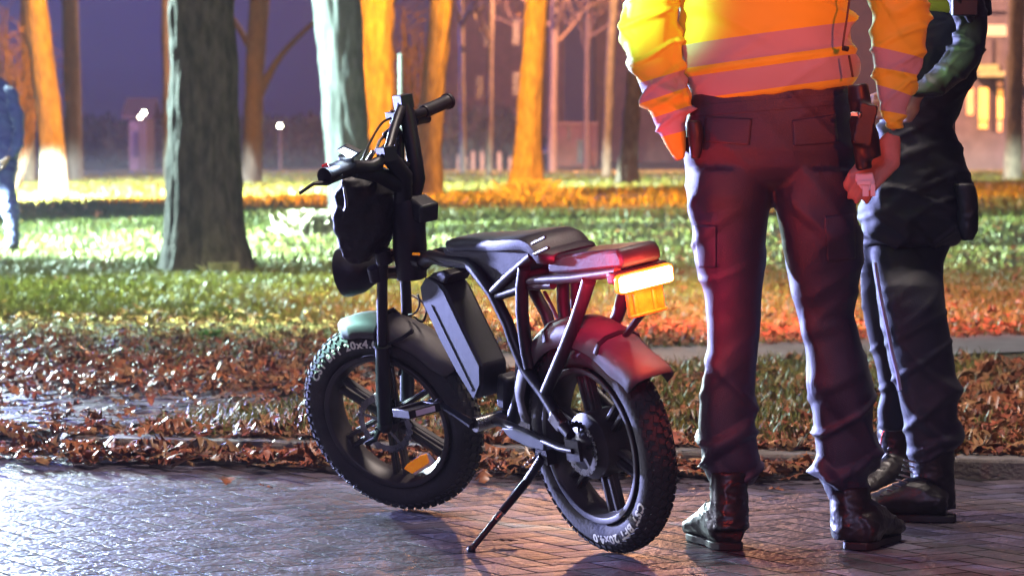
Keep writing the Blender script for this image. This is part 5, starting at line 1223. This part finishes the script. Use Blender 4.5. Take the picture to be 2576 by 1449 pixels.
mb = MB(); boot(mb, hn+dn*.02, tn, [(1690,3424,3596,0,1.1),(1780,3428,3596,0,1.1),(1860,3440,3600,0,1.05),(1915,3450,3602,0,1.0)], 8.74, .055)
bn = remesh(mb, 'boot', M_boot, of2, .005, 4, folds(.003,(16,16,45)), None, b2); sole(hn, hn+(tn-hn)*.97, bn, b2, .048)
mb = MB()
for i in range(9):
    t = i/8; x = 3412-100*t*t-8*t+ (0 if t < .6 else -20*(t-.6)); y = 1735+150*t; p = V1(x+8, y, 8.66)-b2; mb.ball(p, (.006,.006,.004), 8); mb.tube([p+Vector((-.012,-.01,.004)), p+Vector((.02,-.012,-.004))], .0028, seg=6)
mb.build('boot_laces', M_steel, bn)
mb = MB(); boot(mb, hf_, tf_, [(1560,3306,3444,0,1.1),(1680,3306,3446,0,1.1),(1760,3312,3452,0,1.1)], hf_.y, .055)
bf = remesh(mb, 'boot', M_boot, of2, .005, 4, folds(.003,(16,16,45)), None, b2); sole(hf_, hf_+(tf_-hf_)*.97, bf, b2, .048)
mb = MB()
for (x, y) in ((3326,1640),(3350,1690),(3318,1700),(3344,1712)): mb.ball(at(x, y, hf_.y-.075)-b2, .006, 8)
mb.tube([at(3340,1600,hf_.y-.08)-b2, at(3322,1650,hf_.y-.085)-b2, at(3316,1700,hf_.y-.085)-b2], .0028, seg=5); mb.build('boot_laces', M_steel, bf)
mb = MB(); ringloft(mb, [(-150,3440,3620),(100,3440,3660),(400,3400,3600),(700,3330,3600),(880,3330,3560)], Y2, .6, 28); ringloft(mb, [(-330,3470,3600),(-160,3450,3620)], Y2, .9, 18)
hc = V1(3520,-400, Y2); head_rows(mb, hc); ringloft(mb, NLo, Y2, .7, 18, grow=.62); ringloft(mb, FLo, Y2, .7, 18, grow=.62)
ringloft(mb, [(-110,3540,3680),(100,3610,3715),(230,3560,3690),(360,3410,3540)], Y2-.22, .8, 18, grow=.7); hand(mb, V1(3460,350,Y2-.2), V1(3400,380,Y2-.18), Vector((-1,.1,-.2)), Vector((0,.2,1)), Vector((0,-1,0)), .7)
remesh(mb, 'body', M_skin, of2, .0065, 3, None, None, b2)
mb = MB(); mb.ball(hc+Vector((0,-.01,.022)), (.084,.102,.112), 20); remesh(mb, 'hair', M_hair, of2, .008, 2, folds(.004,(40,40,40)), None, b2)

# ---------------- person in navy at the left edge
Y3 = 27.0
of3 = empty('person', (at(0, 945, Y3).x, Y3, gz(at(0, 945, Y3).x, Y3))); b3 = of3.location.copy()
tag(of3, 'blurred person in navy uniform standing on the lawn at the left edge', 'person')
mb = MB(); ringloft(mb, [(285,-70,0),(310,-84,30),(350,-90,56),(400,-92,76),(480,-90,82),(550,-88,76),(580,-86,66)], Y3, .6, 28)
remesh(mb, 'jacket', M_navy, of3, .018, 3, folds(.03,(5,5,9)), None, b3)
mb = MB(); ringloft(mb, [(330,10,62),(420,34,88),(500,48,96),(550,40,94),(600,10,62)], Y3-.12, .8, 18); remesh(mb, 'sleeve', M_navy, of3, .014, 3, folds(.02,(6,6,10)), None, b3)
mb = MB(); ringloft(mb, [(540,-88,74),(600,-86,68),(660,-84,62)], Y3, .6, 24)
ringloft(mb, [(640,-86,-10),(750,-84,-16),(850,-80,-20),(920,-78,-18)], Y3+.1, .8, 18); ringloft(mb, [(640,-20,62),(700,-14,63),(760,0,70),(850,14,78),(900,20,80),(930,24,78)], Y3-.05, .8, 18)
remesh(mb, 'trousers', M_navy, of3, .014, 3, folds(.022,(8,8,14)), None, b3)
mb = MB(); z0 = b3.z
for c_ in (at(52,935,Y3-.05), at(-50,925,Y3+.1)):
    mb = MB(); mb.tube([Vector((c_.x,c_.y+.08,z0+.05)), Vector((c_.x,c_.y-.04,z0+.05)), Vector((c_.x-.02,c_.y-.18,z0+.035))], [.045,.05,.035], seg=12); mb.tube([Vector((c_.x,c_.y,z0+.05)), Vector((c_.x,c_.y,z0+.16))], .045, seg=12); remesh(mb, 'boot', M_boot, of3, .012, 2, None, None, b3)
mb = MB(); ringloft(mb, [(285,-66,-4),(400,-80,50),(600,-76,50),(640,-70,40)], Y3, .5, 20); head_rows(mb, at(-40,150,Y3)); ringloft(mb, [(215,-60,-18),(290,-64,-12)], Y3, .9, 14)
ringloft(mb, [(640,-80,-14),(920,-70,-24)], Y3+.1, .8, 12, grow=.8); ringloft(mb, [(640,-14,56),(930,28,72)], Y3-.05, .8, 12, grow=.8); ringloft(mb, [(340,14,58),(500,54,90),(590,20,54)], Y3-.12, .8, 12, grow=.7)
hand(mb, at(34,590,Y3-.14), at(20,612,Y3-.16), Vector((-.6,0,-1)), Vector((0,1,0)), Vector((1,0,0)), .6)
remesh(mb, 'body', M_skin, of3, .009, 2, None, None, b3)
mb = MB(); mb.ball(at(-40,150,Y3)+Vector((0,-.01,.03)), (.086,.104,.11), 16); mb.build('hair', M_hair, of3).location = -b3

# ================================================================== AIR
M_haze = bpy.data.materials.new('night_haze'); M_haze.use_nodes = True
n = M_haze.node_tree.nodes; l = M_haze.node_tree.links; n.remove(n['Principled BSDF'])
pv = n.new('ShaderNodeVolumePrincipled'); pv.inputs['Density'].default_value = HAZE; pv.inputs['Color'].default_value = (.75, .78, 1.0, 1); pv.inputs['Anisotropy'].default_value = .1
l.new(pv.outputs[0], n['Material Output'].inputs['Volume'])
b_ = MB(); b_.box((0, 1000, 11.5), (3400, 3400, 27.4)); o = b_.build('haze', M_haze, smooth=False); tag(o, 'thin damp night haze hanging in the air between the trees', 'haze', kind='stuff')
